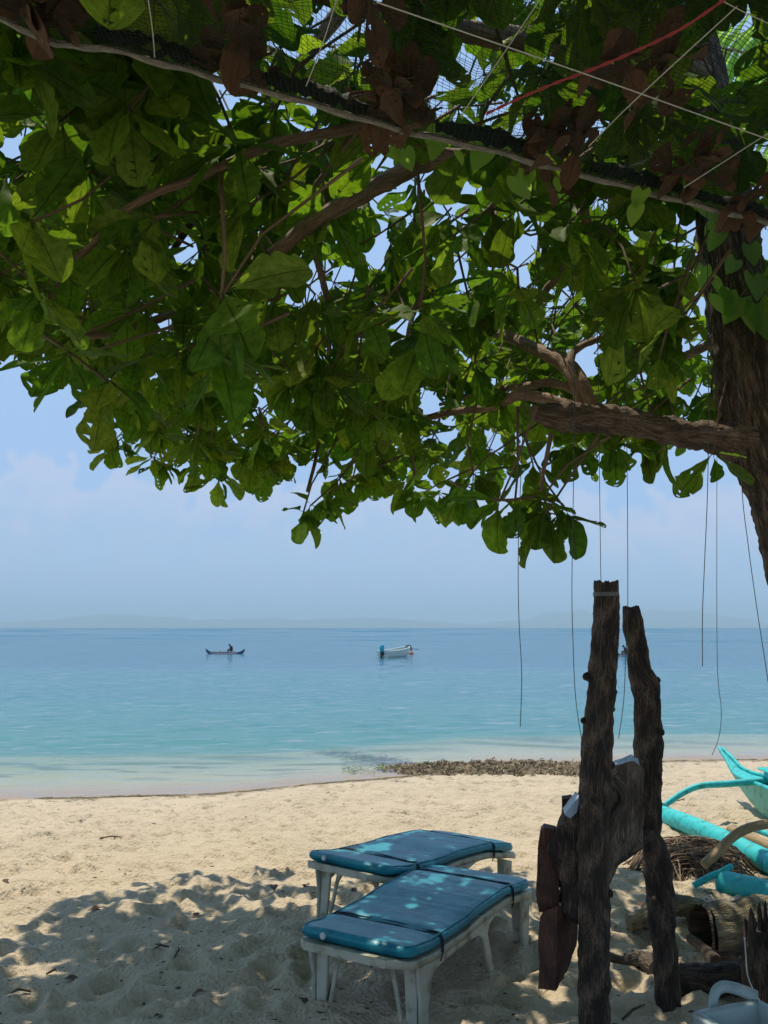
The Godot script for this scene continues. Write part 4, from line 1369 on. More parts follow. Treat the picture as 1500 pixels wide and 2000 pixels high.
func wrack() -> void:
	# bank of washed-up weed at the water's edge: a lumpy mound covered with fronds
	var o := thing("seaweed_bank", "brown bank of washed up seaweed at the water's edge behind the loungers", "seaweed", Vector3.ZERO)
	var P := []
	for q in [[772, 1487], [800, 1491], [850, 1499], [900, 1504], [950, 1507], [1010, 1510], [1070, 1514], [1130, 1516], [1165, 1517]]:
		P.append(on(q[0], q[1], -0.52))
	var c := curve(P, 0.06)
	var mb := MB.new()
	var n := c.size(); var m := 12
	for i in n:
		var t := float(i) / (n - 1)
		var d: Vector3 = (c[mini(i + 1, n - 1)] - c[maxi(i - 1, 0)]).normalized()
		var side := Vector3(-d.z, 0, d.x)
		var hgt := (0.085 + 0.05 * n1.get_noise_1d(t * 14.0)) * smoothstep(0.0, 0.22, t) * (0.6 + 0.4 * smoothstep(1.0, 0.7, t)) + 0.02
		for k in m + 1:
			var s := float(k) / m * 2.0 - 1.0
			var q: Vector3 = c[i] + side * s * (0.45 + 0.5 * t)
			q.y = ground_h(q.x, q.z) - 0.03 + (hgt + 0.03) * pow(1.0 - s * s, 0.7) * (1.0 + 0.45 * n1.get_noise_2d(q.x * 6.0, q.z * 6.0))
			mb.p(q)
	for i in n - 1:
		for k in m:
			var a := i * (m + 1) + k
			mb.quad(a, a + m + 1, a + m + 2, a + 1)
	put("mound", mb.mesh(), M.weed, o)
	var frond := MB.new()
	frond.tube([Vector3(-0.05, 0, 0), Vector3(-0.015, 0.02, 0.01), Vector3(0.02, 0.018, -0.01), Vector3(0.05, 0, 0.005)], [0.005, 0.009, 0.008, 0.003], 5, null, 0, 1, true, 0.35)
	var wm := mat("weed_tint", Color.WHITE, 0.9)
	wm.vertex_color_use_as_albedo = true
	var T := []; var C := []
	for k in 3400:
		var i := rng.randi_range(0, n - 1); var j := rng.randi_range(0, m)
		var q: Vector3 = mb.v[i * (m + 1) + j] + Vector3(rf(-0.06, 0.06), rf(-0.005, 0.035), rf(-0.06, 0.06))
		T.append(Transform3D(Basis.from_euler(Vector3(rf(-1.2, 1.2), rf(0, TAU), rf(-1.2, 1.2))).scaled(Vector3.ONE * rf(0.6, 1.5)), q))
		var g := rf(0.35, 1.5)
		C.append(Color(0.20 * g, 0.155 * g, 0.09 * g) if rng.randf() < 0.8 else Color(0.42, 0.34, 0.22))
	many("fronds", frond.mesh(), wm, T, C, o)
	# thin strand line along the shore, and scattered weed higher up
	T = []; C = []
	for k in 2600:
		var x := rf(-8.5, 9.0)
		var z := shore(x) + 0.15 + 0.22 * n1.get_noise_1d(x * 1.3) + absf(rng.randfn(0.0, 0.10))
		if rng.randf() < 0.3: z += rf(0.2, 2.2) * (0.5 + n1.get_noise_1d(x * 0.7 + 40.0))
		if n1.get_noise_2d(x * 1.2, z * 2.0) < -0.12: continue
		T.append(Transform3D(Basis.from_euler(Vector3(rf(-0.25, 0.25), rf(-0.5, 0.5), rf(-0.2, 0.2))).scaled(Vector3(rf(0.6, 1.6), 0.6, 1.0)), Vector3(x, ground_h(x, z) + 0.004, z)))
		var g := rf(0.5, 1.7)
		C.append(Color(0.15 * g, 0.125 * g, 0.06 * g) if rng.randf() < 0.75 else Color(0.17 * g, 0.18 * g, 0.05 * g))
	var sl := many("strand_line", frond.mesh(), wm, T, C)
	tag(sl, "thin line of dry weed scraps along the water's edge", "seaweed")
	# bright green weed awash in the shallows
	T = []; C = []
	for k in 90:
		var px := rf(670, 775); var py := 1503.0 + rng.randfn(0.0, 5.0) + (px - 670) * -0.06
		var q := on(px, py, SEA)
		q.y = SEA + rf(-0.05, -0.002)
		T.append(Transform3D(Basis.from_euler(Vector3(rf(-0.3, 0.3), rf(0, TAU), rf(-0.3, 0.3))).scaled(Vector3.ONE * rf(0.7, 1.5)), q))
		var g := rf(0.6, 1.5)
		C.append(Color(0.16 * g, 0.22 * g, 0.03 * g))
	tag(many("green_weed", frond.mesh(), wm, T, C), "bright green weed awash in the shallows left of the seaweed bank", "seaweed")

	# dark tongue of weed that runs out under water from the bank
	T = []; C = []
	for k in 600:
		var t := pow(rng.randf(), 0.8)
		var p := on(lerpf(800, 640, t), lerpf(1492, 1450, t), SEA)
		p += Vector3(rng.randfn(0.0, 0.22), 0, rng.randfn(0.0, 0.30))
		p.y = minf(ground_h(p.x, p.z) + rf(0.0, 0.03), SEA - 0.03)
		T.append(Transform3D(Basis.from_euler(Vector3(rf(-0.4, 0.4), rf(0, TAU), rf(-0.4, 0.4))).scaled(Vector3(1, 0.4, 1) * rf(1.0, 2.0)), p))
		var g := rf(0.5, 1.4)
		C.append(Color(0.12 * g, 0.11 * g, 0.09 * g))
	tag(many("sunken_weed", frond.mesh(), wm, T, C), "dark tongue of weed under the water running out from the bank", "seaweed")

func wires() -> void:
	# thin strands that hang from the roof net; [points px, distance]
	var W := [
		[[[1058, 395], [1030, 690], [1015, 985], [1012, 1120], [1014, 1220], [1019, 1320], [1016, 1420]], 3.4, "leftmost thin strand hanging over the sea"],
		[[[1113, 360], [1122, 700], [1120, 940], [1117, 1140], [1119, 1250], [1124, 1360], [1136, 1445]], 3.4, "thin strand that hangs down to the left side of the tall post"],
		[[[1160, 390], [1168, 700], [1171, 940], [1173, 1100], [1175, 1230], [1168, 1320], [1163, 1360], [1168, 1410], [1188, 1480]], 3.8, "thin strand hanging in front of the tall post"],
		[[[1212, 400], [1222, 760], [1225, 940], [1226, 1180], [1222, 1280], [1218, 1370], [1208, 1442]], 3.6, "thin strand hanging between the tall and the short post"],
		[[[1380, 400], [1384, 760], [1382, 950], [1376, 1100], [1372, 1200], [1372, 1302]], 3.2, "short thin strand hanging left of the tree trunk"],
		[[[1397, 380], [1400, 800], [1400, 1000], [1400, 1200], [1402, 1320], [1409, 1390], [1404, 1440], [1391, 1474]], 4.6, "long thin strand reaching down to the turquoise prow"],
		[[[1440, 700], [1448, 940], [1462, 1070], [1480, 1200], [1497, 1310], [1510, 1400]], 3.4, "slanting thin strand beside the tree trunk"]]
	for w in W:
		var pts := []
		for q in w[0]: pts.append(at(q[0], q[1], w[1]))
		var c := curve(pts, 0.04)
		var mb := MB.new()
		mb.tube(c, radii(c.size(), 0.0016, 0.0016), 5)
		tag(put("hanging_strand", mb.mesh(), M.wire_dark), w[2], "string", "strands hanging from the net")
# ---------------------------------------------------------------- the sea-almond tree
func leaf_mesh(kind: int) -> ArrayMesh:
	# one obovate leaf: base at the origin, midrib along +y, length 1, normal along +z
	var mb := MB.new()
	var r := RandomNumberGenerator.new()
	r.seed = 300 + kind
	var rows := 16; var cols := 6
	var bites := []
	for k in [1, 3, 4, 2, 2, 3][kind]: bites.append([r.randf_range(0.35, 1.0), r.randf_range(0.02, 0.05), r.randf_range(0.10, 0.32), (-1.0 if r.randf() < 0.5 else 1.0)])
	var fold: float = [0.12, 0.22, 0.10, 0.40, 0.18, 0.3][kind]
	var bend: float = [0.16, 0.30, 0.05, 0.42, -0.12, 0.5][kind]
	for i in rows + 1:
		var t := 1.0 - pow(1.0 - float(i) / rows, 1.35)
		var w := 0.305 * pow(sin(PI * pow(t, 1.72)), 0.55) * smoothstep(-0.25, 0.45, t) * (0.92 + 0.08 * sin(t * 9.0 + kind)) + 0.008
		if i == rows: w = 0.012
		for j in cols + 1:
			var s := float(j) / cols * 2.0 - 1.0
			var ww := w * (1.0 + 0.07 * sin(t * 17.0 + kind * 2.0 + s))
			for b in bites:
				if signf(s) == b[3]: ww *= 1.0 - b[2] * exp(-pow((t - b[0]) / b[1], 2.0))
			var x := s * ww
			var z := fold * absf(x) - bend * t * t * 0.5 + 0.022 * sin(t * 11.0 + s * 2.0 + kind) * absf(s)
			mb.p(Vector3(x, t - 0.08 * absf(bend) * t, z), Vector2(0.5 + s * 0.5, 1.0 - t))
	for i in rows:
		for j in cols:
			var a := i * (cols + 1) + j
			var hole: bool = kind in [1, 2, 4] and i > 3 and i < rows - 1 and r.randf() < 0.055
			mb.tri(a, a + cols + 1, a + cols + 2)
			if not hole: mb.tri(a, a + cols + 2, a + 1)
	# short stalk
	mb.tube([Vector3(0, -0.10, 0.012), Vector3(0, -0.03, 0.0), Vector3(0, 0.06, 0.003)], [0.012, 0.011, 0.010], 4)
	for i in range(mb.v.size() - 18, mb.v.size()): mb.uv[i] = Vector2(0.5, 0.7)
	return mb.mesh()

const EDGE := [[-900, 560], [-200, 600], [0, 625], [70, 640], [130, 715], [210, 800], [290, 850], [380, 875], [450, 890], [560, 890], [660, 895], [800, 915], [920, 905], [1020, 880], [1150, 860], [1300, 850], [1420, 835], [1700, 850], [2400, 900]]
func edge_y(px: float) -> float:                              # lowest the crown reaches, across the photograph
	for i in EDGE.size() - 1:
		if px < EDGE[i + 1][0]: return lerpf(EDGE[i][1], EDGE[i + 1][1], clampf((px - EDGE[i][0]) / float(EDGE[i + 1][0] - EDGE[i][0]), 0.0, 1.0))
	return EDGE[-1][1]

const GAPS := [[16, 285, 24], [52, 266, 14], [108, 300, 16], [110, 326, 18], [20, 356, 10], [146, 392, 12], [126, 488, 18], [362, 486, 26], [378, 508, 14], [312, 636, 20], [292, 745, 14], [505, 780, 14], [575, 582, 16], [598, 655, 10], [682, 528, 18], [732, 470, 20], [742, 508, 12], [640, 662, 14], [1018, 498, 18], [1034, 478, 18], [1064, 470, 12], [1022, 536, 12], [958, 466, 10], [1160, 400, 14], [1146, 704, 30], [1158, 664, 18], [1062, 662, 10], [838, 784, 24], [878, 856, 16], [956, 862, 12], [1338, 690, 14], [1330, 672, 14], [810, 620, 9], [905, 520, 9], [1240, 470, 9], [1260, 730, 9], [480, 430, 8], [640, 560, 9], [1425, 66, 30], [1462, 36, 34], [1395, 112, 20], [1440, 100, 20], [1480, 470, 26], [1486, 300, 16], [790, 640, 10], [1380, 690, 16], [1375, 760, 12]]

# where wood shows in front of the leaves: [px, py, radius, nearer than]
const CLEAR := [[1110, 720, 46, 4.75], [1060, 690, 30, 4.9], [1010, 665, 26, 5.1], [1070, 762, 30, 4.6], [1020, 772, 22, 4.6], [1200, 822, 44, 4.45], [1290, 838, 44, 4.5], [1120, 812, 42, 4.36], [1370, 850, 40, 4.6], [1420, 480, 60, 4.6], [1440, 600, 66, 4.6], [1450, 700, 66, 4.6], [1470, 800, 70, 4.6], [830, 316, 24, 3.6], [795, 335, 22, 3.6], [760, 352, 22, 3.6], [725, 372, 22, 3.6], [690, 390, 22, 3.6], [650, 414, 22, 3.6], [605, 438, 22, 3.55], [575, 462, 20, 3.5], [545, 488, 20, 3.5], [505, 520, 18, 3.45], [930, 325, 22, 3.7], [990, 336, 24, 3.9], [650, 258, 14, 2.95], [580, 272, 14, 2.9], [500, 296, 14, 2.9], [420, 332, 14, 2.9], [350, 362, 12, 2.9], [280, 392, 12, 2.9], [210, 448, 12, 2.9], [335, 612, 14, 4.7], [300, 626, 14, 4.65], [265, 638, 14, 4.6], [225, 650, 14, 4.55], [180, 655, 14, 4.5], [1070, 562, 18, 4.7], [1095, 535, 18, 4.65], [930, 440, 16, 4.2], [860, 284, 50, 2.9], [950, 310, 50, 2.9], [1008, 376, 40, 2.9], [800, 320, 40, 2.9], [1068, 890, 12, 4.35], [1060, 930, 12, 4.3]]

func limb_part(o: Node, called: String, pts: Array, w0: float, w1: float, m: Material, sides := 12, amp := 0.25, freq := 9.0) -> Array:
	# pts: [px, py, distance]; widths in pixels of the photograph
	var P := []
	for q in pts: P.append(at(q[0], q[1], q[2]))
	var c := curve(P, 0.05)
	var r := []
	for i in c.size():
		var t := float(i) / (c.size() - 1)
		r.append(lerpf(w0 * pts[0][2], w1 * pts[-1][2], t) * 0.5 / F)
	var mb := MB.new()
	mb.tube(c, r, sides, n1, amp, freq, true, 1.0, 1.6)
	put(called, mb.mesh(), m, o)
	return c

func tree() -> void:
	var o := thing("sea_almond_tree", "large-leaved shade tree leaning in from the right, its crown filling the top", "tree", Vector3.ZERO)
	var z := 4.7
	# trunk, from its foot beyond the frame up into the crown
	var tp := []
	var tw := []
	for q in [[1668, 1990, 4.7, 210], [1650, 1750, 4.7, 160], [1622, 1450, 4.7, 140], [1588, 1220, 4.7, 132], [1560, 1080, 4.7, 130], [1530, 970, 4.7, 126], [1498, 880, 4.7, 134], [1476, 800, 4.7, 142], [1458, 700, 4.7, 130], [1442, 600, 4.7, 122], [1424, 480, 4.7, 118], [1404, 360, 4.7, 116], [1372, 200, 4.65, 112], [1340, 50, 4.6, 108], [1300, -150, 4.5, 100], [1240, -420, 4.4, 84], [1160, -760, 4.2, 60]]:
		tp.append(at(q[0], q[1], q[2])); tw.append(q[3] * 0.5 / F * q[2])
	tp[0].y = -0.15
	var tc := curve(tp, 0.03)
	var tr := []
	for q in tc:
		var r: float = tw[-1]
		for i in tp.size() - 1:
			if q.y >= tp[i].y and q.y <= tp[i + 1].y: r = lerpf(tw[i], tw[i + 1], (q.y - tp[i].y) / maxf(1e-4, tp[i + 1].y - tp[i].y))
		tr.append(r)
	var mb := MB.new()
	mb.tube(tc, tr, 40, n1, 0.16, 16.0, true, 1.0, 1.3)
	put("trunk", mb.mesh(), M.trunk_bark, o)
	# cut-off limb
	var P := []
	for q in [[1480, 868, 4.7], [1420, 858, 4.62], [1350, 848, 4.55], [1280, 836, 4.5], [1200, 822, 4.42], [1130, 815, 4.36], [1090, 812, 4.33], [1062, 808, 4.3], [1040, 805, 4.28]]: P.append(at(q[0], q[1], q[2]))
	var lc := curve(P, 0.025)
	var lr := []
	for i in lc.size():
		var t := float(i) / (lc.size() - 1)
		lr.append(lerpf(0.118, 0.070, smoothstep(0.0, 0.35, t)) + 0.012 * smoothstep(0.75, 0.9, t) - 0.045 * smoothstep(0.88, 1.0, t))
	mb = MB.new()
	mb.tube(lc, lr, 26, n1, 0.4, 13.0, true, 1.0, 1.6)
	put("cut_limb", mb.mesh(), M.limb_bark, o)
	# branches that show
	var B := [
		[[[1400, 345, 4.7], [1250, 352, 4.4], [1120, 356, 4.1], [990, 336, 3.9], [900, 312, 3.7], [832, 316, 3.6], [760, 352, 3.6], [690, 390, 3.6], [605, 438, 3.55], [545, 488, 3.5], [495, 528, 3.45]], 58, 28],
		[[[1180, 352, 4.2], [990, 300, 3.7], [860, 262, 3.3], [760, 250, 3.05], [700, 250, 3.0], [620, 264, 2.95], [540, 280, 2.9], [470, 308, 2.9], [380, 350, 2.9], [310, 374, 2.9], [235, 418, 2.9], [180, 478, 2.9], [130, 522, 2.9], [95, 590, 3.0]], 34, 9],
		[[[480, 520, 5.2], [400, 570, 4.9], [335, 612, 4.7], [270, 636, 4.6], [230, 650, 4.55], [162, 656, 4.5]], 18, 15],
		[[[335, 612, 4.7], [346, 660, 4.75], [345, 705, 4.8]], 9, 6],
		[[[240, 652, 4.55], [250, 700, 4.7], [268, 745, 4.9], [286, 790, 5.2]], 9, 5],
		[[[1150, 806, 4.38], [1128, 742, 4.45], [1098, 706, 4.6], [1050, 684, 4.8], [1000, 660, 5.1], [940, 645, 5.4], [860, 640, 5.8]], 42, 10],
		[[[1128, 800, 4.38], [1060, 778, 4.5], [1012, 772, 4.6], [960, 795, 5.0], [880, 806, 5.4], [760, 832, 6.0], [690, 845, 6.4]], 26, 8],
		[[[1140, 770, 4.45], [1080, 748, 4.7], [1030, 754, 4.9], [970, 762, 5.4], [860, 790, 6.2]], 20, 7],
		[[[1120, 740, 4.4], [1118, 690, 4.5], [1170, 662, 4.7], [1260, 642, 5.0], [1360, 622, 5.4]], 18, 6],
		[[[1120, 360, 4.1], [1150, 460, 4.5], [1110, 520, 4.6], [1070, 562, 4.7], [1046, 600, 4.8]], 26, 14],
		[[[990, 336, 3.9], [975, 385, 4.1], [945, 425, 4.2], [905, 462, 4.3], [850, 520, 4.6]], 24, 9],
		[[[1076, 848, 4.4], [1068, 890, 4.35], [1060, 930, 4.3], [1056, 968, 4.3]], 10, 7],
		[[[1056, 968, 4.3], [1020, 974, 4.3], [972, 976, 4.3], [920, 962, 4.5], [880, 940, 4.8]], 6, 5],
		[[[430, 340, 2.9], [436, 420, 2.75], [438, 500, 2.7], [434, 575, 2.7], [428, 640, 2.8], [424, 690, 2.9]], 9, 6],
		[[[1380, 160, 4.65], [1290, 100, 4.2], [1190, 86, 3.9], [1090, 84, 3.6], [940, 66, 3.3], [760, 30, 3.1], [560, -30, 3.0]], 64, 34],
		[[[0, 112, 3.1], [-60, 130, 3.3], [-200, 150, 3.8]], 16, 22],
		[[[600, 440, 3.55], [540, 480, 4.4], [480, 540, 5.2], [380, 620, 6.0], [300, 760, 6.6]], 22, 9],
		[[[600, 440, 3.55], [640, 600, 4.8], [640, 740, 5.8], [620, 880, 6.0], [600, 960, 5.9]], 20, 7],
		[[[850, 520, 4.6], [800, 640, 5.4], [790, 780, 6.0], [810, 930, 6.1]], 14, 6],
		[[[1440, 640, 4.7], [1350, 690, 5.2], [1260, 720, 5.8], [1180, 760, 6.5]], 22, 8],
		[[[700, 250, 3.0], [640, 330, 3.2], [600, 400, 3.6], [560, 560, 4.6]], 12, 6]]
	for b in B: limb_part(o, "branch", b[0], b[1], b[2], M.branch_bark, 10, 0.25, 14.0)
	# high limbs that carry the crown over the beach
	for k in 14:
		var a := rf(0.0, TAU)
		var st: Vector3 = tc[int(tc.size() * rf(0.72, 0.98))]
		var e := Vector3(rf(-5.0, 4.5), rf(4.0, 5.2), rf(-6.5, 3.5))
		var md := st.lerp(e, 0.5) + Vector3(0, rf(0.1, 0.5), 0)
		var c := curve([st, md, e], 0.15)
		mb = MB.new()
		mb.tube(c, radii(c.size(), 0.075, 0.018), 8, n1, 0.2, 6.0, true, 1.0, 1.6)
		put("branch", mb.mesh(), M.limb_bark, o)
	# ---- leaves in rosettes at the twig ends
	var ros := []                                               # [place, leaf length, leaves, droop, spread of the axis]
	for q in [
		[20, 620, 4.7, .25, 8], [72, 640, 4.7, .24, 8], [45, 560, 4.0, .25, 8], [132, 690, 3.5, .25, 7], [212, 742, 3.5, .25, 7], [160, 640, 4.2, .24, 8],
		[240, 590, 5.0, .24, 8], [305, 690, 5.4, .24, 8], [262, 775, 6.0, .24, 8], [300, 825, 6.6, .24, 8], [216, 872, 7.3, .24, 9], [232, 850, 7.3, .2, 6], [300, 892, 7.0, .24, 8], [322, 905, 7.0, .2, 6], [388, 905, 6.9, .23, 8], [428, 930, 6.9, .25, 7],
		[366, 850, 6.6, .24, 8], [440, 862, 6.6, .24, 8], [498, 896, 6.4, .24, 8], [524, 910, 6.8, .24, 8], [560, 886, 6.0, .24, 8], [592, 1000, 5.8, .23, 7], [606, 985, 5.8, .18, 5], [642, 962, 5.8, .24, 8], [662, 930, 6.0, .24, 8], [705, 920, 6.2, .24, 8], [742, 925, 6.4, .2, 7],
		[800, 938, 6.0, .24, 8], [824, 962, 6.0, .22, 7], [856, 960, 5.8, .24, 7], [902, 945, 5.3, .24, 8], [925, 925, 5.0, .24, 8], [975, 976, 4.3, .255, 6], [1006, 974, 4.3, .22, 5], [1056, 972, 4.3, .26, 7], [1066, 1000, 4.25, .27, 6], [1100, 985, 4.3, .24, 4],
		[1040, 900, 5.0, .24, 7], [1122, 862, 5.0, .24, 8], [1200, 866, 4.9, .24, 8], [1260, 864, 4.9, .24, 7], [1302, 858, 4.9, .22, 6], [1393, 884, 4.5, .25, 4], [1150, 908, 5.6, .2, 2],
		[434, 572, 2.7, .27, 7], [424, 690, 2.9, .25, 6], [60, 430, 2.8, .25, 8], [172, 330, 2.9, .25, 8], [250, 480, 3.0, .25, 8], [80, 560, 3.0, .25, 8], [350, 300, 3.2, .25, 8], [120, 230, 2.7, .26, 8], [250, 210, 2.6, .26, 7], [300, 420, 2.9, .25, 7], [20, 340, 3.0, .25, 8], [560, 340, 3.2, .25, 8], [640, 420, 3.6, .24, 8], [480, 400, 3.1, .24, 8],
		[720, 560, 4.6, .24, 8], [760, 480, 4.4, .25, 8], [900, 600, 4.6, .25, 8], [960, 540, 4.3, .25, 8], [1100, 460, 4.0, .25, 8], [1200, 440, 4.0, .25, 8], [1280, 520, 4.2, .25, 8], [1180, 560, 4.4, .25, 8], [1320, 610, 4.3, .25, 7], [1230, 690, 4.3, .25, 7], [1060, 420, 3.8, .25, 8], [880, 420, 3.9, .25, 8]]:
		ros.append([at(q[0], q[1], q[2]), q[3], q[4], 0.55])
	var tries := 0
	while ros.size() < 2500 and tries < 90000:
		tries += 1
		var q := Vector3(rf(-7.0, 7.0), 0, rf(-10.5, 1.0))
		q.y = 3.2 + 2.1 * pow(rng.randf(), 1.3)
		if q.z > -3.2 and q.y < 3.62: continue                   # the net hangs here
		if q.z < -9.2 + maxf(0.0, q.y - 4.5) * 0.9: continue              # the crown draws in towards its top
		if rng.randf() > 0.25 + 0.75 * smoothstep(-6.6, -4.2, q.x): continue
		if q.distance_to(CAM) < 2.0: continue
		var s := to_px(q)
		if s.y > -9000.0 and s.y > edge_y(s.x) - (5.0 if s.x > 180.0 else 30.0): continue
		if s.x > 1350.0 and s.x < 1520.0 and s.y > 390.0 and s.y < 900.0 and q.z > -5.0: continue   # the trunk shows here
		ros.append([q, rf(0.19, 0.28), rng.randi_range(7, 10), rf(0.3, 0.7)])
	for k in 420:                                                # the crown's high left side
		var q := Vector3(rf(-4.8, -1.2), rf(4.4, 5.7), rf(-8.2, -4.2))
		var s := to_px(q)
		if s.y < edge_y(s.x) - 40.0: ros.append([q, rf(0.17, 0.26), rng.randi_range(7, 10), rf(0.2, 0.5)])
	for k in 300:                                                # the crown over the net
		ros.append([Vector3(rf(-1.2, 3.0), rf(3.8, 4.7), rf(-2.8, -0.2)), rf(0.2, 0.28), rng.randi_range(7, 9), rf(0.2, 0.5)])
	var leaves := []                                             # [distance, transform, kind, material, tint]
	var twigs := MB.new()
	for r in ros:
		var ax := Vector3(rng.randfn(0.0, 0.3), 1.0, rng.randfn(0.0, 0.3)).normalized()
		var fx := ax.cross(Vector3(0.3, 0.1, 1.0)).normalized(); var fz := fx.cross(ax)
		var turn := rf(0.0, TAU)
		var tone := rf(0.7, 1.35)
		var kept := 0
		for i in r[2]:
			var ph: float = turn + i * 2.3999
			var el: float = lerpf(0.45, -1.0, float(i) / r[2]) - r[3] + rng.randfn(0.0, 0.22)
			el = clampf(el, -1.45, 0.5)
			var d := ((fx * cos(ph) + fz * sin(ph)) * cos(el) + ax * sin(el)).normalized()
			var up := (Vector3.UP + Vector3(rng.randfn(0, 0.3), 0, rng.randfn(0, 0.3))).normalized()
			var nn := up - d * d.dot(up)
			if nn.length() < 0.15: nn = (fx * cos(ph) + fz * sin(ph)) - d * 0.1
			nn = (nn - d * nn.dot(d)).normalized()
			var l: float = r[1] * rf(0.75, 1.15) * (0.6 if i == r[2] - 1 else 1.0)
			var b := Basis(d.cross(nn), d, nn)
			var wid := rf(0.9, 1.12)
			var base: Vector3 = r[0] + d * 0.03
			var skip := false
			for t in [0.25, 0.6, 1.0]:
				var s := to_px(base + d * l * t)
				for g in GAPS:
					if s.distance_squared_to(Vector2(g[0], g[1])) < pow(g[2] + 4.0, 2.0): skip = true
				for g in CLEAR:
					if base.z > -g[3] and s.distance_squared_to(Vector2(g[0], g[1])) < g[2] * g[2]: skip = true
			if skip: continue
			kept += 1
			var mid: Vector3 = base + d * l * 0.5
			var sp := to_px(mid)
			var seen: bool = sp.x > -40 and sp.x < 1540 and sp.y > -60 and sp.y < 1200
			var mk := 0 if rng.randf() < 0.45 else (1 if rng.randf() < 0.6 else 2)
			var g := tone * rf(0.85, 1.15)
			leaves.append([mid.distance_to(CAM) + (0.0 if seen else 1000.0), Transform3D(b.scaled(Vector3.ONE * l) * Basis.from_scale(Vector3(wid, 1, 1)), base), rng.randi() % 6, mk, Color(g * rf(0.9, 1.15), g, g * rf(0.8, 1.1))])
		if kept == 0: continue
		# twig that carries the rosette
		var to: Vector3 = (Vector3(2.2, 4.4, -4.5) - r[0]).normalized() * 0.6 + Vector3(rng.randfn(0, 0.6), 0, rng.randfn(0, 0.6))
		to.y = 0.45
		to = to.normalized()
		var q0: Vector3 = r[0]
		var q1 := q0 + to * rf(0.12, 0.2) + Vector3(rf(-0.05, 0.05), rf(0.0, 0.1), rf(-0.05, 0.05))
		var q2 := q1 + to * rf(0.18, 0.35) + Vector3(rf(-0.1, 0.1), rf(0.02, 0.15), rf(-0.1, 0.1))
		var open := true
		for q in [q1, q1.lerp(q2, 0.5), q2]:
			var s := to_px(q)
			for g in GAPS:
				if s.distance_squared_to(Vector2(g[0], g[1])) < g[2] * g[2]: open = false
		if open: twigs.tube([q0 - Vector3(0, 0.01, 0), q1, q2], [0.006, 0.0055, 0.008], 4, null, 0, 1, false)
	put("twigs", twigs.mesh(), M.branch_bark, o).set_meta("kind", "stuff")
	leaves.sort_custom(func(a, b): return a[0] < b[0])
	var shapes := []
	for k in 6: shapes.append(leaf_mesh(k))
	var mats := [M.leaf_a, M.leaf_b, M.leaf_c]
	var T := []; var C := []
	for k in 18: T.append([]); C.append([])
	for i in leaves.size():
		var L: Array = leaves[i]
		if i < 295:
			var lf := put("leaf", shapes[L[2]], mats[L[3]], o)
			lf.transform = L[1]
		else:
			T[L[2] * 3 + L[3]].append(L[1]); C[L[2] * 3 + L[3]].append(L[4])
	for k in 18:
		if T[k].size(): many("foliage", shapes[k / 3], mats[k % 3], T[k], C[k], o)
	vines(o)
	palm_frond()

func heart_mesh() -> ArrayMesh:
	var mb := MB.new()
	var rows := 9
	for i in rows + 1:
		var t := float(i) / rows
		var w := 0.46 * pow(sin(PI * pow(t * 0.94 + 0.06, 0.62)), 0.85)
		if i == rows: w = 0.01
		for j in 5:
			var s := j / 2.0 - 1.0
			mb.p(Vector3(s * w, t - 0.22 * absf(s) * (1.0 - t) * (1.0 - t), 0.16 * absf(s * w) - 0.12 * t * t), Vector2(0.5 + s * 0.5, t))
	for i in rows:
		for j in 4:
			var a := i * 5 + j
			mb.quad(a, a + 5, a + 6, a + 1)
	mb.tube([Vector3(0, -0.35, 0.05), Vector3(0, -0.1, 0.02), Vector3(0, 0.1, 0.0)], [0.016, 0.014, 0.012], 4)
	return mb.mesh()

func vines(_o: Node) -> void:
	var hm := heart_mesh()
	var specs := [
		["green vine with heart-shaped leaves climbing the trunk at the right edge", [[1470, 900, 4.52], [1455, 800, 4.50], [1440, 700, 4.50], [1430, 620, 4.50], [1400, 540, 4.50], [1410, 440, 4.48], [1395, 360, 4.45]],
			[[1392, 575, 60], [1402, 600, 50], [1445, 610, 55], [1470, 570, 60], [1480, 630, 70], [1455, 640, 50], [1435, 530, 45], [1400, 470, 55], [1372, 545, 45], [1492, 560, 50], [1375, 420, 55], [1465, 500, 40]], 4.46],
		["light vine with heart-shaped leaves below the net edge, over the branch fork", [[700, 250, 2.85], [770, 285, 2.8], [840, 285, 2.75], [900, 300, 2.75], [960, 290, 2.78], [1010, 335, 2.8], [1050, 350, 2.8]],
			[[790, 322, 52], [862, 284, 62], [902, 276, 48], [948, 308, 62], [1008, 376, 62], [893, 316, 36], [988, 300, 36], [1034, 355, 36], [850, 300, 36], [760, 305, 36], [1092, 365, 32], [1245, 430, 52], [1255, 392, 40]], 2.72]]
	for s in specs:
		var o := thing("climbing_vine", s[0], "vine", Vector3.ZERO)
		var P := []
		for q in s[1]: P.append(at(q[0], q[1], q[2]))
		var c := curve(P, 0.04)
		var mb := MB.new()
		mb.tube(c, radii(c.size(), 0.004, 0.003), 5)
		put("stem", mb.mesh(), M.branch_bark, o)
		for q in s[2]:
			var lf := put("leaf", hm, M.leaf_vine, o)
			var l: float = q[2] / F * s[3] * rf(0.8, 1.2)
			var d := Vector3(rf(-0.7, 0.7), -1.0, rf(-0.3, 0.4)).normalized()
			var nn := Vector3(rf(-0.8, 0.8), rf(0.0, 0.9), 1.0)
			nn = (nn - d * nn.dot(d)).normalized()
			lf.transform = Transform3D(Basis(d.cross(nn), d, nn).scaled(Vector3.ONE * l), at(q[0], q[1] - q[2] * 0.5, s[3] + rf(-0.05, 0.05)))

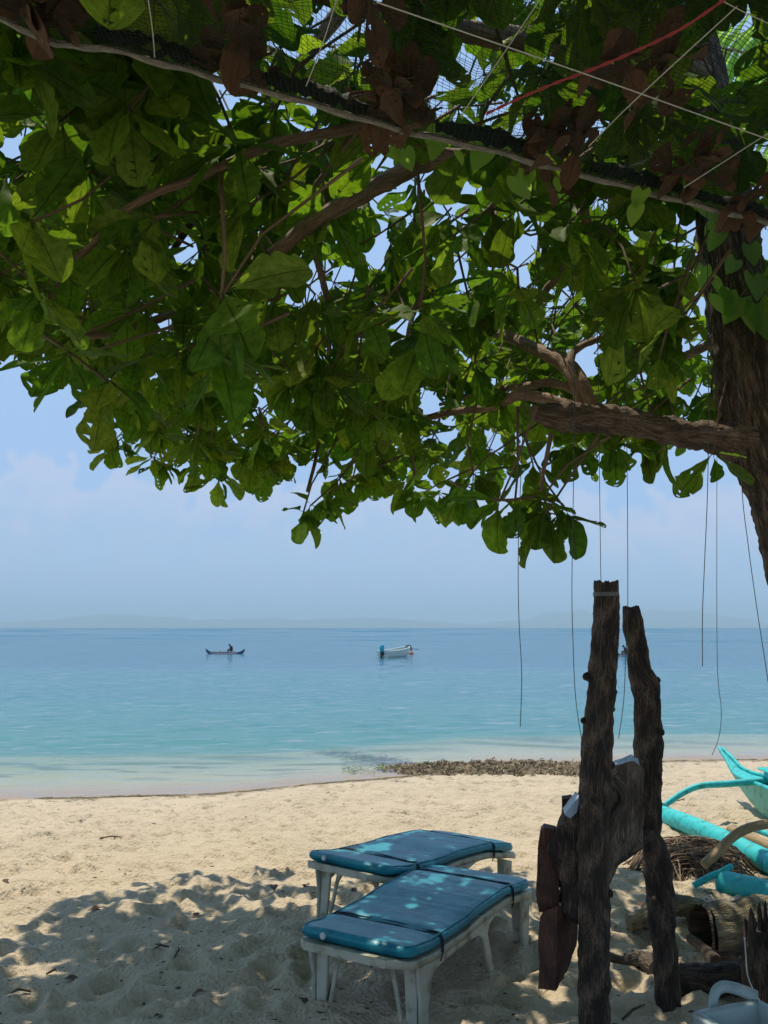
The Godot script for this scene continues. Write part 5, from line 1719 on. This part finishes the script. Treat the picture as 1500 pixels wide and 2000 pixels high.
func palm_frond() -> void:
	for f in [["palm frond with narrow leaflets against the sky at top right", [[1345, 80, 6.2], [1400, 92, 6.1], [1470, 106, 6.0], [1540, 125, 6.0], [1640, 165, 6.0]], 84], ["second palm frond behind the net, at the right edge", [[1420, 250, 6.3], [1470, 262, 6.2], [1540, 290, 6.2], [1640, 340, 6.2]], 30]]:
		var o := thing("palm_frond", f[0], "palm frond", Vector3.ZERO)
		var P := []
		for q in f[1]: P.append(at(q[0], q[1], q[2]))
		var c := curve(P, 0.03)
		var mb := MB.new()
		mb.tube(c, radii(c.size(), 0.006, 0.016), 6)
		put("rachis", mb.mesh(), M.bamboo, o)
		for k in f[2]:
			var t: float = float(k / 2) / (f[2] / 2 - 1)
			var q: Vector3 = c[int(t * (c.size() - 1))]
			var up: float = 1.0 if k % 2 == 0 else -1.0
			var d := Vector3(0.55 * up + rf(-0.08, 0.08), 0.8 * up + rf(-0.05, 0.05), rf(-0.3, 0.3)).normalized()
			if up < 0: d = Vector3(-0.45 + rf(-0.1, 0.1), -0.85, rf(-0.3, 0.3)).normalized()
			var l := rf(0.38, 0.55) * (0.5 + 0.5 * smoothstep(0.0, 0.3, t))
			var lb := MB.new()
			var side := d.cross(Vector3(0.2, 0.1, 1.0)).normalized()
			var fold := side.cross(d).normalized()
			for i in 6:
				var u := i / 5.0
				var w := 0.019 * (1.0 - pow(u, 2.0)) * (0.5 + minf(1.0, u * 5.0) * 0.5) + 0.001
				var e := q + d * l * u + Vector3(0, -0.10 * u * u, 0)
				lb.p(e - side * w - fold * w * 0.5); lb.p(e + fold * w * 0.3); lb.p(e + side * w - fold * w * 0.5)
			for i in 5:
				for j in 2:
					var a := i * 3 + j
					lb.quad(a, a + 3, a + 4, a + 1)
			put("leaflet", lb.mesh(), M.palm, o)
# ---------------------------------------------------------------- net roof, cords, litter
const ROPE := [[-420, -90], [-160, 5], [0, 38], [60, 62], [110, 88], [200, 92], [290, 116], [400, 146], [510, 176], [600, 200], [700, 230], [800, 258], [900, 280], [980, 298], [1060, 322], [1150, 345], [1270, 376], [1400, 410], [1500, 435], [1700, 480]]
func rope_at(u: float) -> Vector3:                            # u: photograph x of the net's front edge
	for i in ROPE.size() - 1:
		if u <= ROPE[i + 1][0]:
			var t: float = clampf((u - ROPE[i][0]) / float(ROPE[i + 1][0] - ROPE[i][0]), 0.0, 1.0)
			var px := lerpf(ROPE[i][0], ROPE[i + 1][0], t); var py := lerpf(ROPE[i][1], ROPE[i + 1][1], t)
			return at(px, py, lerpf(1.95, 2.9, px / 1500.0))
	return at(ROPE[-1][0], ROPE[-1][1], 3.0)

func net_point(u: float, v: float) -> Vector3:               # v: metres back from the edge
	var q := rope_at(u)
	var sag := 0.05 * n2.get_noise_2d(u * 0.006, v * 2.6) + 0.02 * n2.get_noise_2d(u * 0.02, v * 7.0 + 30.0)
	return Vector3(q.x * (1.0 - 0.02 * v), q.y + 0.03 * v - 0.06 * sin(clampf(v, 0.0, 1.2) / 1.2 * PI) + sag * smoothstep(0.0, 0.25, v), q.z + v)

func roof_net() -> void:
	var o := thing("garden_net", "dark green net stretched overhead, its pale rope edge crossing under the leaves", "net", Vector3.ZERO)
	var mb := MB.new()
	var us := []
	var u := -400.0
	while u < 1690.0:
		us.append(u)
		u += 0.0145 / 2.4 * F
	var w := 0.0008
	var vmax := 2.2
	# strands across and along; each a thin three-sided cord
	var vs := []
	var v := 0.0
	while v < vmax:
		vs.append(v)
		v += 0.0145
	for a in us:
		var path := []
		for k in 45: path.append(net_point(a + 1.6 * sin(k * 2.1 + a), vmax * k / 44.0))
		strand(mb, path, w)
	for b in vs:
		var path := []
		for k in 70: path.append(net_point(-400.0 + 2090.0 * k / 69.0, b + 0.0025 * sin(k * 1.9 + b * 300.0)))
		strand(mb, path, w)
	put("netting", mb.mesh(), M.net_green, o)
	var rope := []
	for k in 120: rope.append(rope_at(-400.0 + 2090.0 * k / 119.0) + Vector3(0, 0.004 * sin(k * 0.9), 0))
	var rb := MB.new()
	rb.tube(rope, radii(120, 0.0085, 0.0105), 9, n1, 0.35, 30.0, true, 1.0, 6.0)
	put("edge_rope", rb.mesh(), M.rope_grey, o)
	# bunched hem above the rope
	for h in [[190, 420, 0.07], [505, 720, 0.08], [850, 1040, 0.09], [1150, 1330, 0.07], [1360, 1560, 0.06]]:
		var hb := MB.new()
		var n := 30
		for i in n + 1:
			var uu := lerpf(h[0], h[1], float(i) / n)
			var prof: float = h[2] * (0.35 + 0.65 * sin(PI * i / n)) * (1.0 + 0.5 * n1.get_noise_1d(uu * 0.03))
			for j in 6:
				var t := j / 5.0
				var q := net_point(uu, 0.012 + prof * t)
				hb.p(q + Vector3(0, 0.012 + 0.03 * sin(t * PI) + 0.02 * n1.get_noise_2d(uu * 0.05, t * 3.0), 0))
		for i in n:
			for j in 5:
				var a := i * 6 + j
				hb.quad(a, a + 6, a + 7, a + 1)
		put("hem", hb.mesh(), M.hem_green, o)
	# heaps of dead leaves caught on the net
	var shapes := []
	for k in 6: shapes.append(leaf_mesh(k))
	for c in [[95, 0.10, 140, 24, "leftmost clump of dead brown leaves caught on the net"], [490, 0.13, 110, 28, "round clump of dead brown leaves on the net, second from left"], [770, 0.10, 150, 44, "large hanging clump of dead leaves over the middle of the net edge"], [1080, 0.10, 130, 42, "ragged clump of dead leaves hanging over the net edge right of middle"], [1320, 0.20, 150, 22, "clump of dead leaves on the net beside the tree trunk"], [1450, 0.06, 110, 12, "small clump of dead leaves at the right end of the net edge"], [735, 0.62, 100, 14, "small clump of dead leaves high on the net, middle"], [1180, 0.55, 280, 18, "thin spread of dead leaves high on the net at right"]]:
		var cl := thing("dead_leaf_clump", c[4], "dead leaves", net_point(c[0], c[1]), 0.0, "dead leaves lying on the net")
		for k in c[3]:
			var uu: float = c[0] + rng.randfn(0.0, c[2] * 0.20)
			var q := net_point(uu, maxf(0.0, c[1] + rng.randfn(0.0, 0.055)))
			q += Vector3(0, 0.012 + 0.0012 * k, 0)
			if c[3] > 40 and k % 7 == 0: q.y -= rf(0.03, 0.10)   # some have slipped through and hang
			var b := Basis.from_euler(Vector3(rf(-2.4, -0.6), rf(0, TAU), rf(-1.2, 1.2)))
			var lf := put("leaf", shapes[[3, 5, 1, 4, 2][k % 5]], M.leaf_dry, cl)
			lf.transform = Transform3D(b.scaled(Vector3(1.0, 1.0, rf(1.4, 2.6)) * rf(0.05, 0.115)), q - cl.position)
	# cords tied across under the net
	var S := [
		[[[735, 4, 1.70], [1130, 140, 1.92], [1500, 272, 2.2], [1560, 294, 2.25]], 0.0016, "string_white", "long pale string running down right under the net"],
		[[[1058, -6, 1.72], [980, 110, 1.9], [900, 226, 2.06]], 0.0014, "string_white", "short pale string slanting down left across the long string"],
		[[[1440, 12, 1.74], [1240, 196, 1.96], [1150, 286, 2.15]], 0.0014, "string_white", "pale string slanting down left beside the red cord"],
		[[[288, -10, 1.66], [298, 60, 1.78], [302, 112, 1.9]], 0.0014, "string_white", "short pale string hanging near the left clump of dead leaves"],
		[[[660, -10, 1.68], [632, 80, 1.84], [598, 168, 2.0]], 0.0014, "string_white", "pale string left of the middle clump of dead leaves"],
		[[[1510, 254, 2.16], [1420, 312, 2.28], [1336, 366, 2.42]], 0.0014, "string_white", "pale string at the right edge under the net"],
		[[[1400, -4, 1.72], [1450, 22, 1.78], [1510, 50, 1.86]], 0.0012, "string_white", "short thin string in the top right corner"]]
	for s in S:
		var P := []
		for q in s[0]: P.append(at(q[0], q[1], q[2]))
		var c := curve(P, 0.05)
		var sb := MB.new()
		sb.tube(c, radii(c.size(), s[1], s[1]), 5)
		tag(put("string", sb.mesh(), M[s[2]]), s[3], "string", "pale strings under the net")
	var rp := []
	for q in [[1418, -4, 1.70], [1380, 24, 1.74], [1320, 62, 1.80], [1240, 100, 1.87], [1160, 134, 1.94], [1080, 164, 2.0], [1010, 194, 2.06], [950, 222, 2.12]]: rp.append(at(q[0], q[1], q[2]))
	var rc := curve(rp, 0.01)
	var ro := thing("red_cord", "twisted red cord slanting under the net at the top right", "cord", Vector3.ZERO)
	for ph in [0.0, PI]:
		var tw := []
		for i in rc.size(): tw.append(rc[i] + Vector3(0, cos(i * 0.5 + ph), sin(i * 0.5 + ph)) * 0.0022)
		var sb := MB.new()
		sb.tube(tw, radii(tw.size(), 0.0022, 0.0022), 5)
		put("strand", sb.mesh(), M.string_red, ro)

func strand(mb: MB, path: Array, w: float) -> void:
	var first := mb.v.size()
	for i in path.size():
		var t: Vector3 = (path[mini(i + 1, path.size() - 1)] - path[maxi(i - 1, 0)]).normalized()
		var a := t.cross(Vector3.UP).normalized()
		mb.p(path[i] + a * w); mb.p(path[i] - a * w * 0.5 + Vector3(0, w, 0)); mb.p(path[i] - a * w * 0.5 - Vector3(0, w, 0))
	for i in path.size() - 1:
		for k in 3:
			var p := first + i * 3 + k; var q := first + i * 3 + (k + 1) % 3
			mb.quad(p, p + 3, q + 3, q)

func litter() -> void:
	# countless crumbs: seeds, bark bits, twig ends
	var bit := MB.new()
	bit.tube([Vector3(-0.5, 0, 0), Vector3(-0.2, 0.06, 0.04), Vector3(0.2, 0.04, -0.03), Vector3(0.5, 0, 0.02)], [0.10, 0.16, 0.14, 0.05], 5)
	var lm := mat("litter_tint", Color.WHITE, 0.9)
	lm.vertex_color_use_as_albedo = true
	var T := []; var C := []
	for k in 16000:
		var x: float; var z: float
		z = -2.6 - 11.0 * pow(rng.randf(), 1.25)
		x = rf(-0.62, 0.62) * absf(z) * 1.0
		if z < shore(x) + 0.7: continue
		var dens := 0.55 + 0.9 * n1.get_noise_2d(x * 0.8, z * 0.8)
		if z < -6.2: dens *= 0.55
		if rng.randf() > dens: continue
		var s := 0.005 + 0.020 * pow(rng.randf(), 5.0)
		T.append(Transform3D(Basis.from_euler(Vector3(rf(-0.3, 0.3), rf(0, TAU), rf(-0.3, 0.3))).scaled(Vector3(s * rf(1.0, 2.6), s, s)), Vector3(x, ground_h(x, z) + s * 0.05, z)))
		var g := rf(0.4, 1.6)
		C.append(Color(0.055 * g, 0.035 * g, 0.022 * g))
	tag(many("sand_litter", bit.mesh(), lm, T, C), "small dark crumbs of bark, seeds and twigs strewn over the sand", "litter")
	# fallen leaves and twigs that can be told apart
	var shapes := []
	for k in 6: shapes.append(leaf_mesh(k))
	for q in [[12, 1716, "dry red-brown leaf on sunlit sand at the left picture edge"], [535, 1748, "dry leaf standing upright on the shadow's edge left of the far lounger"], [470, 1752, "crumpled red leaf just beyond the crown's shadow edge, lower centre left"], [385, 1782, "large dark curled leaf where the shadow edge dips, left of both loungers"], [172, 1786, "small reddish leaf on sunlit sand, left third of the picture"], [605, 1738, "dry leaf lying by the far lounger's front left foot"], [122, 1915, "pale orange leaf in the dappled light at lower left"], [400, 1942, "dark dead leaf in deep shade, bottom, left of the near lounger"], [700, 1745, "dry leaf on sand between the far lounger's front legs"], [585, 1952, "curled leaf just left of the near lounger's front foot"], [600, 1818, "brown leaf in the gap between both loungers' left ends"], [1255, 1762, "small red leaf on the sand between the two sign posts"], [880, 1975, "dark leaf behind the near lounger's right front leg"], [300, 1990, "dead leaf at the bottom picture edge, left of centre"], [560, 1690, "reddish leaf on bright sand near the far lounger's head"], [1385, 1752, "dead leaf on the sand below the crossing stick of the float"]]:
		var p := seat(on(q[0], q[1]), 0.012)
		var lf := put("fallen_leaf", shapes[[3, 5, 1][rng.randi() % 3]], M.leaf_dry)
		lf.transform = Transform3D(Basis.from_euler(Vector3(-PI / 2 + rf(-0.4, 0.4), rf(0, TAU), rf(-0.4, 0.4))).scaled(Vector3(1, 1, 1.5) * rf(0.055, 0.11)), p)
		tag(lf, q[2], "leaf", "fallen leaves on the sand")
	for q in [[195, 1617, 240, 1612, "thin driftwood twig on sunlit sand near the water, left"], [60, 1940, 20, 1952, "dark twig in the bottom left corner of the sand"], [340, 1875, 348, 1860, "upright twig stub in the shade left of the near lounger"], [330, 1852, 300, 1862, "twig lying along the shadow, left of the near lounger"], [90, 1905, 110, 1900, "short twig beside the orange leaf at lower left"], [290, 1573, 306, 1576, "short thick twig at the foot of the water's edge, left"], [1300, 1541, 1370, 1520, "long bare twig on sunlit sand left of the turquoise prow"], [640, 1960, 655, 1905, "twig leaning by the near lounger's left front leg"], [1215, 1990, 1260, 1975, "twig on shaded sand right of the tall sign post"], [620, 1880, 650, 1862, "twig under the head of the near lounger"]]:
		var a := seat(on(q[0], q[1]), 0.008); var b := seat(on(q[2], q[3]), 0.012)
		var m := a.lerp(b, 0.5) + Vector3(rf(-0.02, 0.02), 0.015, rf(-0.02, 0.02))
		var mb := MB.new()
		mb.tube([a, m, b], [0.006, 0.007, 0.003], 6, n1, 0.3, 30.0)
		tag(put("fallen_twig", mb.mesh(), M.twig_dark), q[4], "twig", "fallen twigs on the sand")
